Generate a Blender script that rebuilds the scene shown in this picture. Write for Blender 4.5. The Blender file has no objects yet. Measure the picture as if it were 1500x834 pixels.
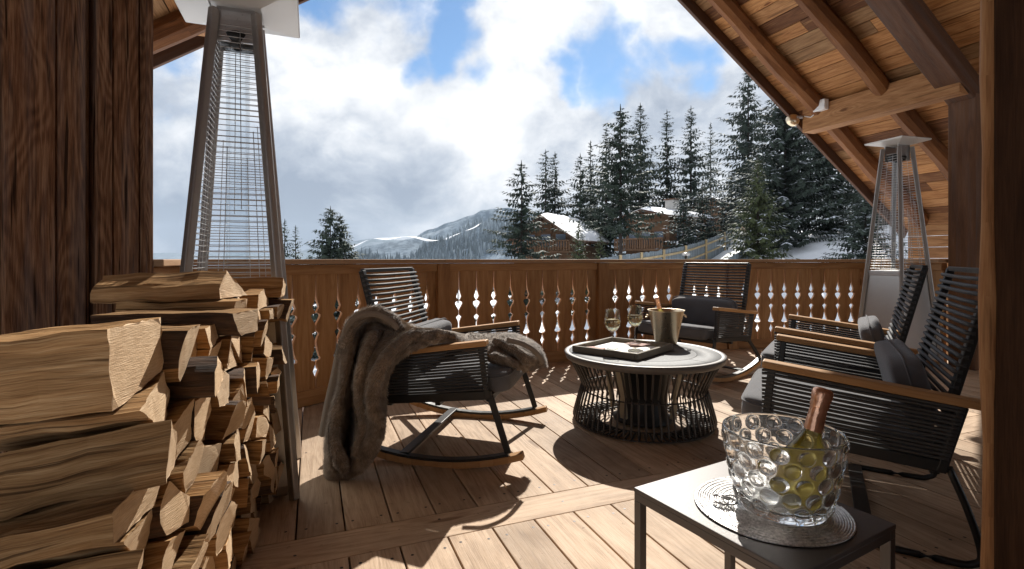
import bpy, bmesh, math, random
from mathutils import Vector, Matrix, noise as mnoise
random.seed(7)
PI = math.pi
S = bpy.context.scene
COL = S.collection
F, CX, HY, EYE = 755.0, 750.0, 380.0, 1.10          # lens in photo pixels, horizon row, eye height
TH = math.radians(21.3)                              # the house stands turned against the view
CT, ST = math.cos(TH), math.sin(TH)
R = random.random
def rr(a, b): return a + (b - a) * random.random()
def at(px, py, d): return Vector(((px - CX) / F * d, d, EYE - (py - HY) / F * d))
def atz(px, py, z):
    d = F * (EYE - z) / (py - HY)
    return Vector(((px - CX) / F * d, d, z))
def H(u, v, z=0.0): return Vector((CT * u - ST * v, ST * u + CT * v, z))   # house frame -> world
def V3(*a): return Vector(a)
def sm(a, b, x):
    t = min(1, max(0, (x - a) / (b - a))); return t * t * (3 - 2 * t)

# ------------------------------------------------------------------ materials
MATS = {}
class NT:
    def __init__(s, name):
        s.m = bpy.data.materials.new(name); s.m.use_nodes = True
        s.t = s.m.node_tree; s.t.nodes.clear()
        s.out = s.n('ShaderNodeOutputMaterial'); MATS[name] = s.m
    def n(s, typ, **k):
        x = s.t.nodes.new(typ)
        for a, b in k.items(): setattr(x, a, b)
        return x
    def l(s, a, b): s.t.links.new(a, b)
    def put(s, sock, v):
        if isinstance(v, bpy.types.NodeSocket): s.l(v, sock)
        elif v is not None: sock.default_value = v
    def math(s, op, a, b=None, c=None, clamp=False):
        x = s.n('ShaderNodeMath', operation=op, use_clamp=clamp)
        s.put(x.inputs[0], a); s.put(x.inputs[1], b); s.put(x.inputs[2], c)
        return x.outputs[0]
    def vec(s, a, b, c=0.0):
        x = s.n('ShaderNodeCombineXYZ'); s.put(x.inputs[0], a); s.put(x.inputs[1], b); s.put(x.inputs[2], c)
        return x.outputs[0]
    def noise(s, v=None, scale=1.0, detail=2.0, rough=0.5, dist=0.0):
        x = s.n('ShaderNodeTexNoise')
        if v is not None: s.l(v, x.inputs['Vector'])
        x.inputs['Scale'].default_value = scale; x.inputs['Detail'].default_value = detail
        x.inputs['Roughness'].default_value = rough; x.inputs['Distortion'].default_value = dist
        return x.outputs['Fac']
    def ramp(s, f, stops, interp='LINEAR'):
        x = s.n('ShaderNodeValToRGB'); r = x.color_ramp; r.interpolation = interp
        while len(r.elements) > 1: r.elements.remove(r.elements[0])
        for i, (p, c) in enumerate(stops):
            e = r.elements[0] if i == 0 else r.elements.new(p)
            e.position = p; e.color = (*c, 1) if len(c) == 3 else c
        s.l(f, x.inputs[0]); return x.outputs[0]
    def mix(s, f, a, b, mode='MIX'):
        x = s.n('ShaderNodeMix', data_type='RGBA', blend_type=mode)
        s.put(x.inputs[0], f)
        for sock, v in ((x.inputs[6], a), (x.inputs[7], b)):
            if isinstance(v, tuple): v = (*v, 1) if len(v) == 3 else v
            s.put(sock, v)
        return x.outputs[2]
    def mapr(s, v, a, b, c=0.0, d=1.0):
        x = s.n('ShaderNodeMapRange', interpolation_type='SMOOTHSTEP')
        s.l(v, x.inputs[0])
        for i, k in enumerate((a, b, c, d)): s.put(x.inputs[i + 1], k)
        return x.outputs[0]
    def bump(s, h, strength, dist=0.01):
        x = s.n('ShaderNodeBump'); x.inputs['Strength'].default_value = strength; x.inputs['Distance'].default_value = dist
        s.l(h, x.inputs['Height']); return x.outputs[0]
    def bsdf(s, color=None, rough=0.6, metal=0.0, normal=None, **k):
        b = s.n('ShaderNodeBsdfPrincipled')
        if isinstance(color, tuple): color = (*color, 1) if len(color) == 3 else color
        s.put(b.inputs['Base Color'], color); s.put(b.inputs['Roughness'], rough); s.put(b.inputs['Metallic'], metal)
        if normal is not None: s.l(normal, b.inputs['Normal'])
        for a, v in k.items(): s.put(b.inputs[a], v)
        s.l(b.outputs[0], s.out.inputs[0]); return b
    def uv(s):
        x = s.n('ShaderNodeUVMap', uv_map='UVMap'); y = s.n('ShaderNodeSeparateXYZ'); s.l(x.outputs[0], y.inputs[0])
        return y.outputs[0], y.outputs[1]
    def tint(s):
        x = s.n('ShaderNodeAttribute', attribute_name='tint'); return x.outputs['Fac']
    def obj(s): return s.n('ShaderNodeTexCoord').outputs['Object']

def wood(name, dark=None, mid=None, light=None, rings=7.0, vary=0.25, rough=0.62, bump=0.35, knots=0.6, fine=0.35, across=4.0, tones=None, grey=0.0, kx=1.1, ky=4.5, fv=120, stain=0.0, spec=.25, lw=.14, cracks=0.0):
    """sawn or weathered timber: growth-ring contours along UV.x that bend round knots, with fibre streaks and a tone per board"""
    t = NT(name); U, V = t.uv(); T = t.tint()
    nA = t.noise(t.vec(t.math('MULTIPLY', U, .55), t.math('MULTIPLY', V, across), t.math('MULTIPLY', T, 17)), 1, 2, .5, .25)
    vo = t.n('ShaderNodeTexVoronoi'); vo.inputs['Scale'].default_value = 1
    t.l(t.vec(t.math('MULTIPLY', U, kx), t.math('MULTIPLY', V, ky), t.math('MULTIPLY', T, 3)), vo.inputs['Vector'])
    sc = t.n('ShaderNodeSeparateColor'); t.l(vo.outputs['Color'], sc.inputs[0])
    on = t.math('GREATER_THAN', sc.outputs[0], 1 - knots)
    kn = t.math('MULTIPLY', t.mapr(vo.outputs['Distance'], .02, .30, 1, 0), on)
    core = t.math('MULTIPLY', t.mapr(vo.outputs['Distance'], .04, .10, 1, 0), on)
    g = t.math('ADD', t.math('MULTIPLY', nA, rings), t.math('MULTIPLY', kn, .6 + rings * .13))
    line = t.math('MULTIPLY_ADD', t.math('SINE', t.math('MULTIPLY', g, 2 * PI)), .5, .5)
    fn = t.noise(t.vec(t.math('MULTIPLY', U, 5), t.math('MULTIPLY', V, fv), t.math('MULTIPLY', T, 31)), 1, 4, .65)
    bl = t.noise(t.vec(t.math('MULTIPLY', U, 1.3), t.math('MULTIPLY', V, 7), t.math('MULTIPLY', T, 9)), 1, 3, .6)
    f = t.math('ADD', t.math('MULTIPLY', line, lw), t.math('ADD', t.math('MULTIPLY', fn, fine), t.math('MULTIPLY', bl, 1.0 - fine - lw + .0)))
    fn2 = t.noise(t.vec(t.math('MULTIPLY', U, 11), t.math('MULTIPLY', V, fv * 3.6), t.math('MULTIPLY', T, 51)), 1, 2, .6)
    f = t.math('ADD', f, t.math('MULTIPLY_ADD', fn2, .5, -.25))
    f = t.math('SUBTRACT', f, t.math('MULTIPLY', core, .45), clamp=True)
    col = t.ramp(f, [(.18, dark), (.5, mid), (.82, light)])
    if tones: col = t.mix(1.0, col, t.ramp(T, tones, 'CONSTANT'), 'MULTIPLY')
    else:
        v = t.math('MULTIPLY_ADD', T, 2 * vary, 1 - vary)
        col = t.mix(1.0, col, t.vec(v, v, v), 'MULTIPLY')
    if grey:
        gm = t.mapr(t.noise(t.vec(t.math('MULTIPLY', U, .9), t.math('MULTIPLY', V, 14), T), 1, 4, .6), .42, .68, 0, grey)
        col = t.mix(gm, col, (mid[0] * .9 + .01, mid[0] * .86 + .01, mid[0] * .86 + .012))
    if cracks:
        ck = t.noise(t.vec(t.math('MULTIPLY', U, 1.7), t.math('MULTIPLY', V, 42), t.math('MULTIPLY', T, 13)), 1, 2, .5, .3)
        col = t.mix(t.mapr(ck, .60, .69, 0, cracks), col, tuple(c * .35 for c in dark))
        ck2 = t.noise(t.vec(t.math('MULTIPLY', U, 3.1), t.math('MULTIPLY', V, 60), t.math('MULTIPLY', T, 23)), 1, 2, .5, .2)
        col = t.mix(t.mapr(ck2, .60, .68, 0, cracks * .6), col, light)
    if stain:
        g2 = t.n('ShaderNodeNewGeometry').outputs['Position']
        sm_ = t.mapr(t.noise(g2, 1.9, 5, .65), .42, .66, 0, stain); col = t.mix(sm_, col, t.mix(1.0, col, (.62, .60, .58), 'MULTIPLY'))
        sp = t.mapr(t.noise(g2, 23, 3, .6), .66, .74, 0, stain); col = t.mix(sp, col, (.14, .09, .06))
    h = t.math('ADD', t.math('MULTIPLY', line, lw), t.math('ADD', fn, t.math('MULTIPLY', fn2, .5)))
    t.bsdf(col, t.math('MULTIPLY_ADD', fn, .25, rough - .08), normal=t.bump(h, bump, .004), **{'Specular IOR Level': spec})
    return t.m

def plain(name, color, rough=.5, metal=0.0, nscale=40, amount=.12, bump=0.0, **k):
    t = NT(name); o = t.obj()
    n = t.noise(o, nscale, 3, .6)
    v = t.math('MULTIPLY_ADD', n, 2 * amount, 1 - amount)
    col = t.mix(1.0, color, t.vec(v, v, v), 'MULTIPLY')
    r = t.math('MULTIPLY_ADD', n, .2, rough - .1)
    t.bsdf(col, r, metal, t.bump(n, bump, .004) if bump else None, **k)
    return t.m

deck_w = wood('larch_deck', (.26, .165, .10), (.50, .36, .245), (.64, .49, .355), rings=13, vary=.2, rough=.62, bump=.45, knots=.5, fine=.40, fv=75, stain=.55, across=5, kx=1.0, ky=5.5)
wall_w = wood('weathered_plank', cracks=.85, dark=(.03, .012, .007), mid=(.19, .09, .046), light=(.42, .245, .14), rings=38, vary=.25, rough=.8, bump=1.0, knots=.6, fine=.66, across=3.2, grey=.4, fv=62, spec=.1, kx=.8, ky=3.5)
rail_w = wood('railing_wood', (.20, .09, .034), (.40, .205, .082), (.53, .31, .145), fv=70, rings=9, vary=.14, rough=.55, bump=.2, knots=.3, fine=.3, kx=1.8, ky=7)
cap_w = wood('rail_cap_wood', (.24, .125, .06), (.40, .235, .125), (.52, .33, .195), rings=4, vary=.1, rough=.55, bump=.2, knots=.3)
soff_w = wood('soffit_plank', (.14, .05, .015), (.37, .18, .07), (.55, .31, .14), rings=14, rough=.68, bump=.4, knots=.6, fine=.45, kx=1.4, ky=6, fv=60, cracks=.45,
              tones=[(0, (1, 1, 1)), (.2, (.45, .38, .34)), (.36, (.95, .88, .78)), (.5, (.66, .72, .80)), (.64, (1.15, 1.08, .96)), (.80, (.34, .27, .24))])
log_w = wood('rafter_log', (.05, .017, .005), (.18, .068, .02), (.33, .145, .05), rings=3, vary=.15, rough=.6, bump=.6, knots=.5, fine=.45, across=3, kx=1.6, ky=5)
beam_w = wood('beam_timber', (.14, .055, .018), (.33, .162, .066), (.47, .265, .12), rings=13, vary=.1, rough=.65, bump=.4, knots=.6, fine=.45, kx=1.2, ky=3.5, fv=60, cracks=.4)
darkb_w = wood('dark_timber', (.045, .02, .011), (.105, .05, .027), (.17, .085, .047), rings=5, vary=.1, rough=.65, bump=.35, knots=.4, fine=.4, grey=.3)
teak = wood('teak', (.30, .155, .06), (.43, .235, .10), (.54, .33, .16), rings=3, vary=.1, rough=.5, bump=.12, knots=0.0, fine=.45)
traywood = wood('grey_tray_wood', (.12, .10, .075), (.21, .18, .14), (.30, .26, .2), rings=4, vary=.1, knots=.2, rough=.7)
split_w = wood('split_log_side', (.09, .04, .015), (.33, .19, .085), (.56, .375, .2), rings=9, vary=.3, rough=.85, bump=1.0, knots=.3, fine=.68, across=6, fv=70, spec=.1, cracks=.7)
def bark():
    t = NT('log_bark'); U, V = t.uv(); T = t.tint()
    n = t.noise(t.vec(t.math('MULTIPLY', U, 7), t.math('MULTIPLY', V, 60), T), 1, 5, .65, .6)
    b = t.noise(t.vec(t.math('MULTIPLY', U, 4), t.math('MULTIPLY', V, 12), T), 1, 3, .6)
    c = t.mix(t.mapr(b, .35, .7), t.ramp(n, [(.3, (.022, .014, .01)), (.55, (.075, .048, .034)), (.8, (.16, .11, .08))]), t.ramp(n, [(.3, (.05, .026, .014)), (.7, (.16, .085, .045))]))
    t.bsdf(c, .9, normal=t.bump(n, 1.0, .012)); return t.m
bark_m = bark()
def cutend():
    t = NT('log_cut_end'); U, V = t.uv(); T = t.tint()
    rd = t.math('SQRT', t.math('ADD', t.math('MULTIPLY', U, U), t.math('MULTIPLY', V, V)))
    w = t.noise(t.vec(U, V, T), 9, 3, .6)
    ring = t.math('MULTIPLY_ADD', t.math('SINE', t.math('MULTIPLY', t.math('ADD', rd, t.math('MULTIPLY', w, .03)), 900)), .5, .5)
    saw = t.noise(t.vec(t.math('MULTIPLY', U, 30), t.math('MULTIPLY', V, 420), T), 1, 3, .6)
    bl = t.noise(t.vec(U, V, T), 14, 4, .6)
    f = t.math('ADD', t.math('MULTIPLY', ring, .07), t.math('ADD', t.math('MULTIPLY', saw, .4), t.math('MULTIPLY', bl, .5)))
    c = t.ramp(f, [(.2, (.30, .18, .09)), (.48, (.54, .375, .22)), (.78, (.70, .54, .36))])
    v = t.math('MULTIPLY_ADD', T, .4, .8); c = t.mix(1.0, c, t.vec(v, v, v), 'MULTIPLY')
    t.bsdf(c, .8, normal=t.bump(t.math('ADD', saw, bl), .6, .005)); return t.m
cut_m = cutend()
steel = plain('brushed_steel', (.52, .51, .50), .32, .9, 60, .08)
panel_m = plain('silver_panel', (.50, .49, .475), .38, .75, 30, .05)
dsteel = plain('bronze_grey_steel', (.40, .375, .35), .36, .75, 60, .08)
hood_m = plain('hood_enamel', (.62, .60, .57), .4, .15, 12, .04)
black_m = plain('black_steel', (.022, .022, .022), .42, .3, 60, .1)
grey_m = plain('taupe_metal', (.10, .088, .082), .48, .2, 200, .06, .05)
strap_m = plain('dark_strap', (.048, .049, .052), .6, 0, 400, .3, .4)
rod_m = plain('taupe_rod', (.075, .064, .056), .5, .25, 80, .1)
top_m = plain('table_ceramic', (.165, .17, .175), .7, 0, 90, .08, .03)
lid_m = plain('table_lid', (.12, .122, .128), .7, 0, 90, .08, .03)
rim_m = plain('table_rim', (.14, .125, .115), .48, .2, 90, .06)
cream_m = plain('gas_housing', (.45, .38, .27), .5, .2, 20, .06)
alu_m = plain('hammered_bucket', (.74, .61, .43), .3, 1.0, 55, .06, .03)
copper_m = plain('copper_foil', (.82, .47, .31), .32, .9, 70, .25, .5)
white_m = plain('white_plastic', (.75, .74, .72), .45, 0, 30, .04)
lining_m = plain('throw_lining', (.24, .205, .175), .85, 0, 300, .2, .2)
paper_m = plain('tray_floor', (.78, .77, .74), .6, 0, 30, .04)
napkin_m = plain('napkin', (.46, .27, .23), .8, 0, 120, .15, .2)
snow_m = plain('snow', (.82, .84, .88), .6, 0, .6, .05, .3)
cable_m = plain('dark_screw', (.035, .025, .02), .5, .4, 50, .1)
def fabric(name, c, s=900):
    t = NT(name); o = t.obj()
    n = t.noise(o, s, 2, .6); b = t.noise(o, 9, 3, .6)
    v = t.math('ADD', t.math('MULTIPLY', n, .9), t.math('MULTIPLY_ADD', b, .3, .4))
    t.bsdf(t.mix(1.0, c, t.vec(v, v, v), 'MULTIPLY'), .92, normal=t.bump(t.math('ADD', n, t.math('MULTIPLY', b, 3)), .35, .004), **{'Sheen Weight': .25, 'Sheen Roughness': .5})
    return t.m
cush_m = fabric('charcoal_fabric', (.115, .115, .125))
def fur():
    t = NT('brown_fur'); T = t.tint(); o = t.obj()
    n = t.noise(o, 26, 4, .65); w = t.noise(o, 7, 2, .5, .4)
    f = t.math('ADD', t.math('MULTIPLY', n, .45), t.math('ADD', t.math('MULTIPLY', T, .3), t.math('MULTIPLY', w, .3)))
    c = t.ramp(f, [(.25, (.065, .045, .032)), (.5, (.225, .17, .125)), (.75, (.55, .46, .37))])
    t.bsdf(c, .85, normal=t.bump(n, .6, .01), **{'Sheen Weight': .5}); return t.m
fur_m = fur()
def glassthin(name, tintc=(1, 1, 1), k=.5):
    t = NT(name); fr = t.n('ShaderNodeFresnel'); fr.inputs[0].default_value = 1.5
    a = t.n('ShaderNodeBsdfTransparent'); a.inputs[0].default_value = (*tintc, 1)
    b = t.n('ShaderNodeBsdfGlossy'); b.inputs['Roughness'].default_value = .02; b.inputs['Color'].default_value = (1, 1, 1, 1)
    m = t.n('ShaderNodeMixShader'); t.l(t.math('MULTIPLY', fr.outputs[0], k, clamp=True), m.inputs[0]); t.l(a.outputs[0], m.inputs[1]); t.l(b.outputs[0], m.inputs[2])
    t.l(m.outputs[0], t.out.inputs[0]); return t.m
thin_m = glassthin('thin_glass', (.97, .98, .97))
tube_m = glassthin('heater_glass', (.93, .95, .96), .22)
def realglass(name, c, ior, rough=0.0):
    t = NT(name); t.bsdf(c, rough, 0, **{'Transmission Weight': 1.0, 'IOR': ior}); return t.m
def crystal():
    t = NT('crystal'); g = t.n('ShaderNodeBsdfGlass'); g.inputs['IOR'].default_value = 1.48; g.inputs['Color'].default_value = (.99, .995, .995, 1)
    d = t.n('ShaderNodeBsdfTranslucent'); d.inputs[0].default_value = (.9, .9, .9, 1); m = t.n('ShaderNodeMixShader'); m.inputs[0].default_value = .03
    t.l(g.outputs[0], m.inputs[1]); t.l(d.outputs[0], m.inputs[2]); t.l(m.outputs[0], t.out.inputs[0]); return t.m
crystal_m = crystal()
wine_m = realglass('white_wine', (.99, .90, .60), 1.33)
def bottleglass():
    t = NT('clear_bottle_glass'); fr = t.n('ShaderNodeFresnel'); fr.inputs[0].default_value = 1.5
    a = t.n('ShaderNodeBsdfTransparent'); a.inputs[0].default_value = (.95, .92, .68, 1)
    b = t.n('ShaderNodeBsdfGlossy'); b.inputs['Roughness'].default_value = .03
    d = t.n('ShaderNodeBsdfTranslucent'); d.inputs[0].default_value = (.85, .74, .30, 1)
    m0 = t.n('ShaderNodeMixShader'); m0.inputs[0].default_value = .22; t.l(a.outputs[0], m0.inputs[1]); t.l(d.outputs[0], m0.inputs[2])
    m = t.n('ShaderNodeMixShader'); t.l(fr.outputs[0], m.inputs[0]); t.l(m0.outputs[0], m.inputs[1]); t.l(b.outputs[0], m.inputs[2])
    t.l(m.outputs[0], t.out.inputs[0]); return t.m
bottle_m = bottleglass()
def bwine():
    t = NT('bottled_wine'); a = t.n('ShaderNodeBsdfTransparent'); a.inputs[0].default_value = (.97, .93, .70, 1)
    d = t.n('ShaderNodeBsdfTranslucent'); d.inputs[0].default_value = (.92, .84, .42, 1); m = t.n('ShaderNodeMixShader'); m.inputs[0].default_value = .5
    t.l(a.outputs[0], m.inputs[1]); t.l(d.outputs[0], m.inputs[2]); t.l(m.outputs[0], t.out.inputs[0]); return t.m
bwine_m = bwine()
def coil():
    t = NT('silver_coil_mat'); o = t.obj()
    n = t.noise(o, 120, 2, .6)
    t.bsdf(t.ramp(n, [(.3, (.40, .39, .38)), (.7, (.9, .88, .86))]), .36, .75); return t.m
coil_m = coil()
def needles(name, a, b, snow):
    t = NT(name); T = t.tint(); o = t.obj()
    n = t.noise(o, .55, 3, .6)
    c = t.mix(t.math('ADD', t.math('MULTIPLY', n, .6), t.math('MULTIPLY', T, .4)), a, b)
    g = t.n('ShaderNodeNewGeometry'); s = t.n('ShaderNodeSeparateXYZ'); t.l(g.outputs['True Normal'], s.inputs[0])
    up = t.mapr(t.math('ABSOLUTE', s.outputs[2]), .35, .8)
    f = t.math('MULTIPLY', up, t.mapr(t.math('ADD', t.math('MULTIPLY', t.noise(o, 1.1, 4, .6), .7), t.math('MULTIPLY', T, .45)), .78 - .3 * snow, .92 - .3 * snow, 0, 1))
    c = t.mix(f, c, (.72, .76, .82))
    t.bsdf(c, .8); return t.m
ndl = [needles('spruce_needles', (.018, .032, .024), (.05, .072, .045), .24), needles('snowy_spruce_needles', (.022, .036, .03), (.06, .082, .058), .52),
       needles('green_spruce_needles', (.045, .06, .022), (.095, .115, .045), .32)]
trunk_m = plain('spruce_bark', (.05, .038, .032), .9, 0, 6, .4, .5)
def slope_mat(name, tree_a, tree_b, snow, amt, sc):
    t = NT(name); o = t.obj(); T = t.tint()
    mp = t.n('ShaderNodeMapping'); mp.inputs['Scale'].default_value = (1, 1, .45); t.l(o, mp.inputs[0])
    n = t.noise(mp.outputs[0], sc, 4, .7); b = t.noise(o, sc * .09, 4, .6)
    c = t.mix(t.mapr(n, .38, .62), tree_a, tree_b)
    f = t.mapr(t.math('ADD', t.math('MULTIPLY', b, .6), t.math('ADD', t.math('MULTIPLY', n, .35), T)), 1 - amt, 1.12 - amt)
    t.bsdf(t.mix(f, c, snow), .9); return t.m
mount_m = slope_mat('wooded_mountain', (.07, .11, .15), (.20, .26, .32), (.72, .77, .84), .40, .045)  # blue of distance haze is put into these tree tones
# ------------------------------------------------------------------ mesh building
class MB:
    def __init__(s): s.v = []; s.f = []; s.uv = []; s.t = []; s.mi = []; s.sm = []
    def face(s, idx, uvs, tint, mi=0, smooth=False):
        s.f.append(idx); s.uv.append(uvs); s.t.append(tint); s.mi.append(mi); s.sm.append(smooth)
    def box(s, c, size, M=None, grain=0, tint=None, mi=0):
        """box centred at c; M 3x3 orientation; UV.x runs along the grain axis"""
        M = M or Matrix.Identity(3); c = Vector(c); tint = R() if tint is None else tint
        ou, ov = rr(0, 40), rr(0, 40); h = [k / 2 for k in size]; b = len(s.v)
        pts = []
        for x in (-1, 1):
            for y in (-1, 1):
                for z in (-1, 1):
                    p = Vector((x * h[0], y * h[1], z * h[2])); pts.append(p); s.v.append(c + M @ p)
        for q, ax in (((0, 1, 3, 2), 0), ((4, 6, 7, 5), 0), ((0, 4, 5, 1), 1), ((2, 3, 7, 6), 1), ((0, 2, 6, 4), 2), ((1, 5, 7, 3), 2)):
            o = [k for k in (0, 1, 2) if k != ax]
            if grain in o: ua = grain; va = [k for k in o if k != grain][0]
            else: ua, va = o
            s.face([b + k for k in q], [(pts[k][ua] + ou, pts[k][va] + ov + ax * .37) for k in q], tint, mi)
    def bar(s, p0, p1, w, h, up=(0, 0, 1), tint=None, mi=0):
        p0, p1 = Vector(p0), Vector(p1); x = (p1 - p0); L = x.length; x.normalize()
        y = Vector(up).cross(x)
        if y.length < 1e-4: y = Vector((1, 0, 0)).cross(x)
        y.normalize(); z = x.cross(y)
        s.box((p0 + p1) / 2, (L, w, h), Matrix((x, y, z)).transposed(), 0, tint, mi)
    def tube(s, pts, r, n=8, caps=True, tint=None, mi=0, wob=0.0, flat=1.0):
        pts = [Vector(p) for p in pts]; tint = R() if tint is None else tint
        rs = r if isinstance(r, (list, tuple)) else [r] * len(pts)
        ou, ov = rr(0, 40), rr(0, 40); b = len(s.v); L = 0
        ref = Vector((0, 0, 1)); t0 = (pts[1] - pts[0]).normalized()
        if abs(t0.dot(ref)) > .95: ref = Vector((0, 1, 0))
        ls = []
        for i, p in enumerate(pts):
            if i: L += (p - pts[i - 1]).length
            ls.append(L)
            t = (pts[min(i + 1, len(pts) - 1)] - pts[max(i - 1, 0)]).normalized()
            a = t.cross(ref).normalized(); c = a.cross(t)
            for k in range(n):
                an = 2 * PI * k / n; q = rs[i] * (1 + wob * (R() - .5))
                s.v.append(p + a * math.cos(an) * q + c * math.sin(an) * q * flat)
        for i in range(len(pts) - 1):
            for k in range(n):
                k2 = (k + 1) % n
                u0, u1 = ls[i] + ou, ls[i + 1] + ou; v0, v1 = ov + k / n * 2 * PI * rs[i], ov + (k + 1) / n * 2 * PI * rs[i]
                s.face([b + i * n + k, b + i * n + k2, b + (i + 1) * n + k2, b + (i + 1) * n + k], [(u0, v0), (u0, v1), (u1, v1), (u1, v0)], tint, mi, True)
        if caps:
            s.face([b + k for k in range(n)][::-1], [(0, 0)] * n, tint, mi)
            s.face([b + (len(pts) - 1) * n + k for k in range(n)], [(0, 0)] * n, tint, mi)
    def grid(s, P, tint=None, mi=0, smooth=True, closeu=False, flip=False):
        """P[i][j] points -> quads"""
        tint = R() if tint is None else tint; b = len(s.v); m = len(P[0])
        for row in P: s.v.extend(Vector(p) for p in row)
        for i in range(len(P) - 1):
            for j in range(m if closeu else m - 1):
                j2 = (j + 1) % m
                q = [b + i * m + j, b + i * m + j2, b + (i + 1) * m + j2, b + (i + 1) * m + j]
                if flip: q.reverse()
                s.face(q, [(i * .1, j * .1)] * 4, tint, mi, smooth)
    def lathe(s, prof, n=48, c=(0, 0, 0), tint=.5, mi=0, caps=False, smooth=True):
        c = Vector(c)
        P = [[c + Vector((r * math.cos(2 * PI * k / n), r * math.sin(2 * PI * k / n), z)) for k in range(n)] for r, z in prof]
        b = len(s.v); s.grid(P, tint, mi, smooth, True)
        if caps:
            s.face([b + k for k in range(n)][::-1], [(0, 0)] * n, tint, mi); e = b + (len(prof) - 1) * n
            s.face([e + k for k in range(n)], [(0, 0)] * n, tint, mi)
    def prism(s, poly, origin, ex, ey, ez, depth, tint=None, mi=0):
        """polygon in (ex,ey) pushed along ez"""
        tint = R() if tint is None else tint; b = len(s.v); n = len(poly); o = Vector(origin)
        for k in (0, depth):
            for x, y in poly: s.v.append(o + ex * x + ey * y + ez * k)
        s.face([b + i for i in range(n)][::-1], [poly[i] for i in range(n)][::-1], tint, mi); s.face([b + n + i for i in range(n)], list(poly), tint, mi)
        for i in range(n):
            j = (i + 1) % n; a = poly[i]; c = poly[j]
            s.face([b + i, b + j, b + n + j, b + n + i], [a, c, (c[0], c[1] + depth), (a[0], a[1] + depth)], tint, mi)
    def build(s, name, mat, parent=None, bevel=0.0, loc=None):
        me = bpy.data.meshes.new(name); me.from_pydata([tuple(v) for v in s.v], [], s.f)
        uvl = me.uv_layers.new(name='UVMap'); k = []
        for q in s.uv:
            for a in q: k.extend((a[0], a[1]))
        uvl.data.foreach_set('uv', k)
        a = me.attributes.new('tint', 'FLOAT', 'FACE'); a.data.foreach_set('value', s.t)
        me.polygons.foreach_set('material_index', s.mi); me.polygons.foreach_set('use_smooth', s.sm)
        for m in (mat if isinstance(mat, (list, tuple)) else [mat]): me.materials.append(m)
        me.update()
        o = bpy.data.objects.new(name, me); COL.objects.link(o)
        if parent is not None: o.parent = parent
        if loc is not None: o.location = loc
        if bevel:
            md = o.modifiers.new('Bevel', 'BEVEL'); md.width = bevel; md.segments = 2; md.limit_method = 'ANGLE'; md.angle_limit = math.radians(50)
        return o
def tag(o, label=None, cat=None, group=None, kind=None):
    if label: o['label'] = label
    if cat: o['category'] = cat
    if group: o['group'] = group
    if kind: o['kind'] = kind
    return o
def thing(name, label, cat, loc=(0, 0, 0), rz=0.0, group=None):
    o = bpy.data.objects.new(name, None); COL.objects.link(o); o.location = loc; o.rotation_euler = (0, 0, rz); o.empty_display_size = .1
    return tag(o, label, cat, group)
def copy_tree(o, parent=None):
    c = o.copy(); COL.objects.link(c)
    if parent is not None: c.parent = parent
    for ch in list(o.children): copy_tree(ch, c)
    return c
def rotm(ax, ay, az): return Matrix.Rotation(az, 3, 'Z') @ Matrix.Rotation(ay, 3, 'Y') @ Matrix.Rotation(ax, 3, 'X')
HM = Matrix.Rotation(TH, 3, 'Z')
def cushion(mb, c, size, M=None, e=.28, n=28, m=14, puff=0.0, mi=0):
    M = M or Matrix.Identity(3); c = Vector(c)
    sp = lambda a, p: math.copysign(abs(a) ** p, a)
    P = []
    for i in range(m + 1):
        b = -PI / 2 + PI * i / m; row = []
        for k in range(n):
            a = 2 * PI * (k + .5) / n
            x = sp(math.cos(b), e * 1.6) * sp(math.cos(a), e); y = sp(math.cos(b), e * 1.6) * sp(math.sin(a), e); z = sp(math.sin(b), e * 1.6)
            q = (1 - abs(x) ** 2.5) * (1 - abs(y) ** 2.5)
            z *= 1 + puff * q
            p = Vector((x * size[0] / 2, y * size[1] / 2, z * size[2] / 2))
            p += p.normalized() * mnoise.noise(p * 9 + Vector((c.x, 0, 3))) * .006
            row.append(c + M @ p)
        P.append(row)
    mb.grid(P, .5, mi, True, True)
def interp(a, b, t): return a + (b - a) * t
def catmull(pts, n):
    pts = [Vector(p) for p in pts]; out = []
    q = [pts[0] * 2 - pts[1]] + pts + [pts[-1] * 2 - pts[-2]]
    for i in range(1, len(q) - 2):
        for k in range(n):
            t = k / n; p0, p1, p2, p3 = q[i - 1:i + 3]
            out.append(.5 * ((2 * p1) + (p2 - p0) * t + (2 * p0 - 5 * p1 + 4 * p2 - p3) * t * t + (3 * p1 - p0 - 3 * p2 + p3) * t ** 3))
    out.append(pts[-1]); return out

# ------------------------------------------------------------------ deck
RAIL = [H(-.78, 3.10), V3(-2.08, 3.17, 0), V3(-.694, 4.99, 0), V3(.99, 5.75, 0), V3(2.69, 6.35, 0), V3(4.535, 6.4, 0), V3(4.50, 5.36, 0)]
def toH(p): return (CT * p.x + ST * p.y, -ST * p.x + CT * p.y)
RH = [toH(p) for p in RAIL]
def vend(u):
    best = None
    for (a, b), (c, d) in zip(RH, RH[1:]):
        if min(a, c) <= u <= max(a, c) and abs(c - a) > .3: best = b + (d - b) * (u - a) / (c - a)
    return (best if best else (3.3 if u > 6 else 3.7)) + .10
mb = MB(); W = .187
for k in range(-8, 36):
    u = .505 + W * k; c = u + W / 2
    if c > 7.0: break
    mb.box((c, (-2.4 + 1.996) / 2, -.0175), (W - .007, 4.396, .035), grain=1)
    v1 = vend(c) if c > -.9 else 3.6
    mb.box((c, (2.194 + v1) / 2, -.0175), (W - .007, v1 - 2.194, .035), grain=1)
mb.box((2.9, 2.095, -.0175), (8.2, .192, .035), grain=0, tint=.8)
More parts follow.
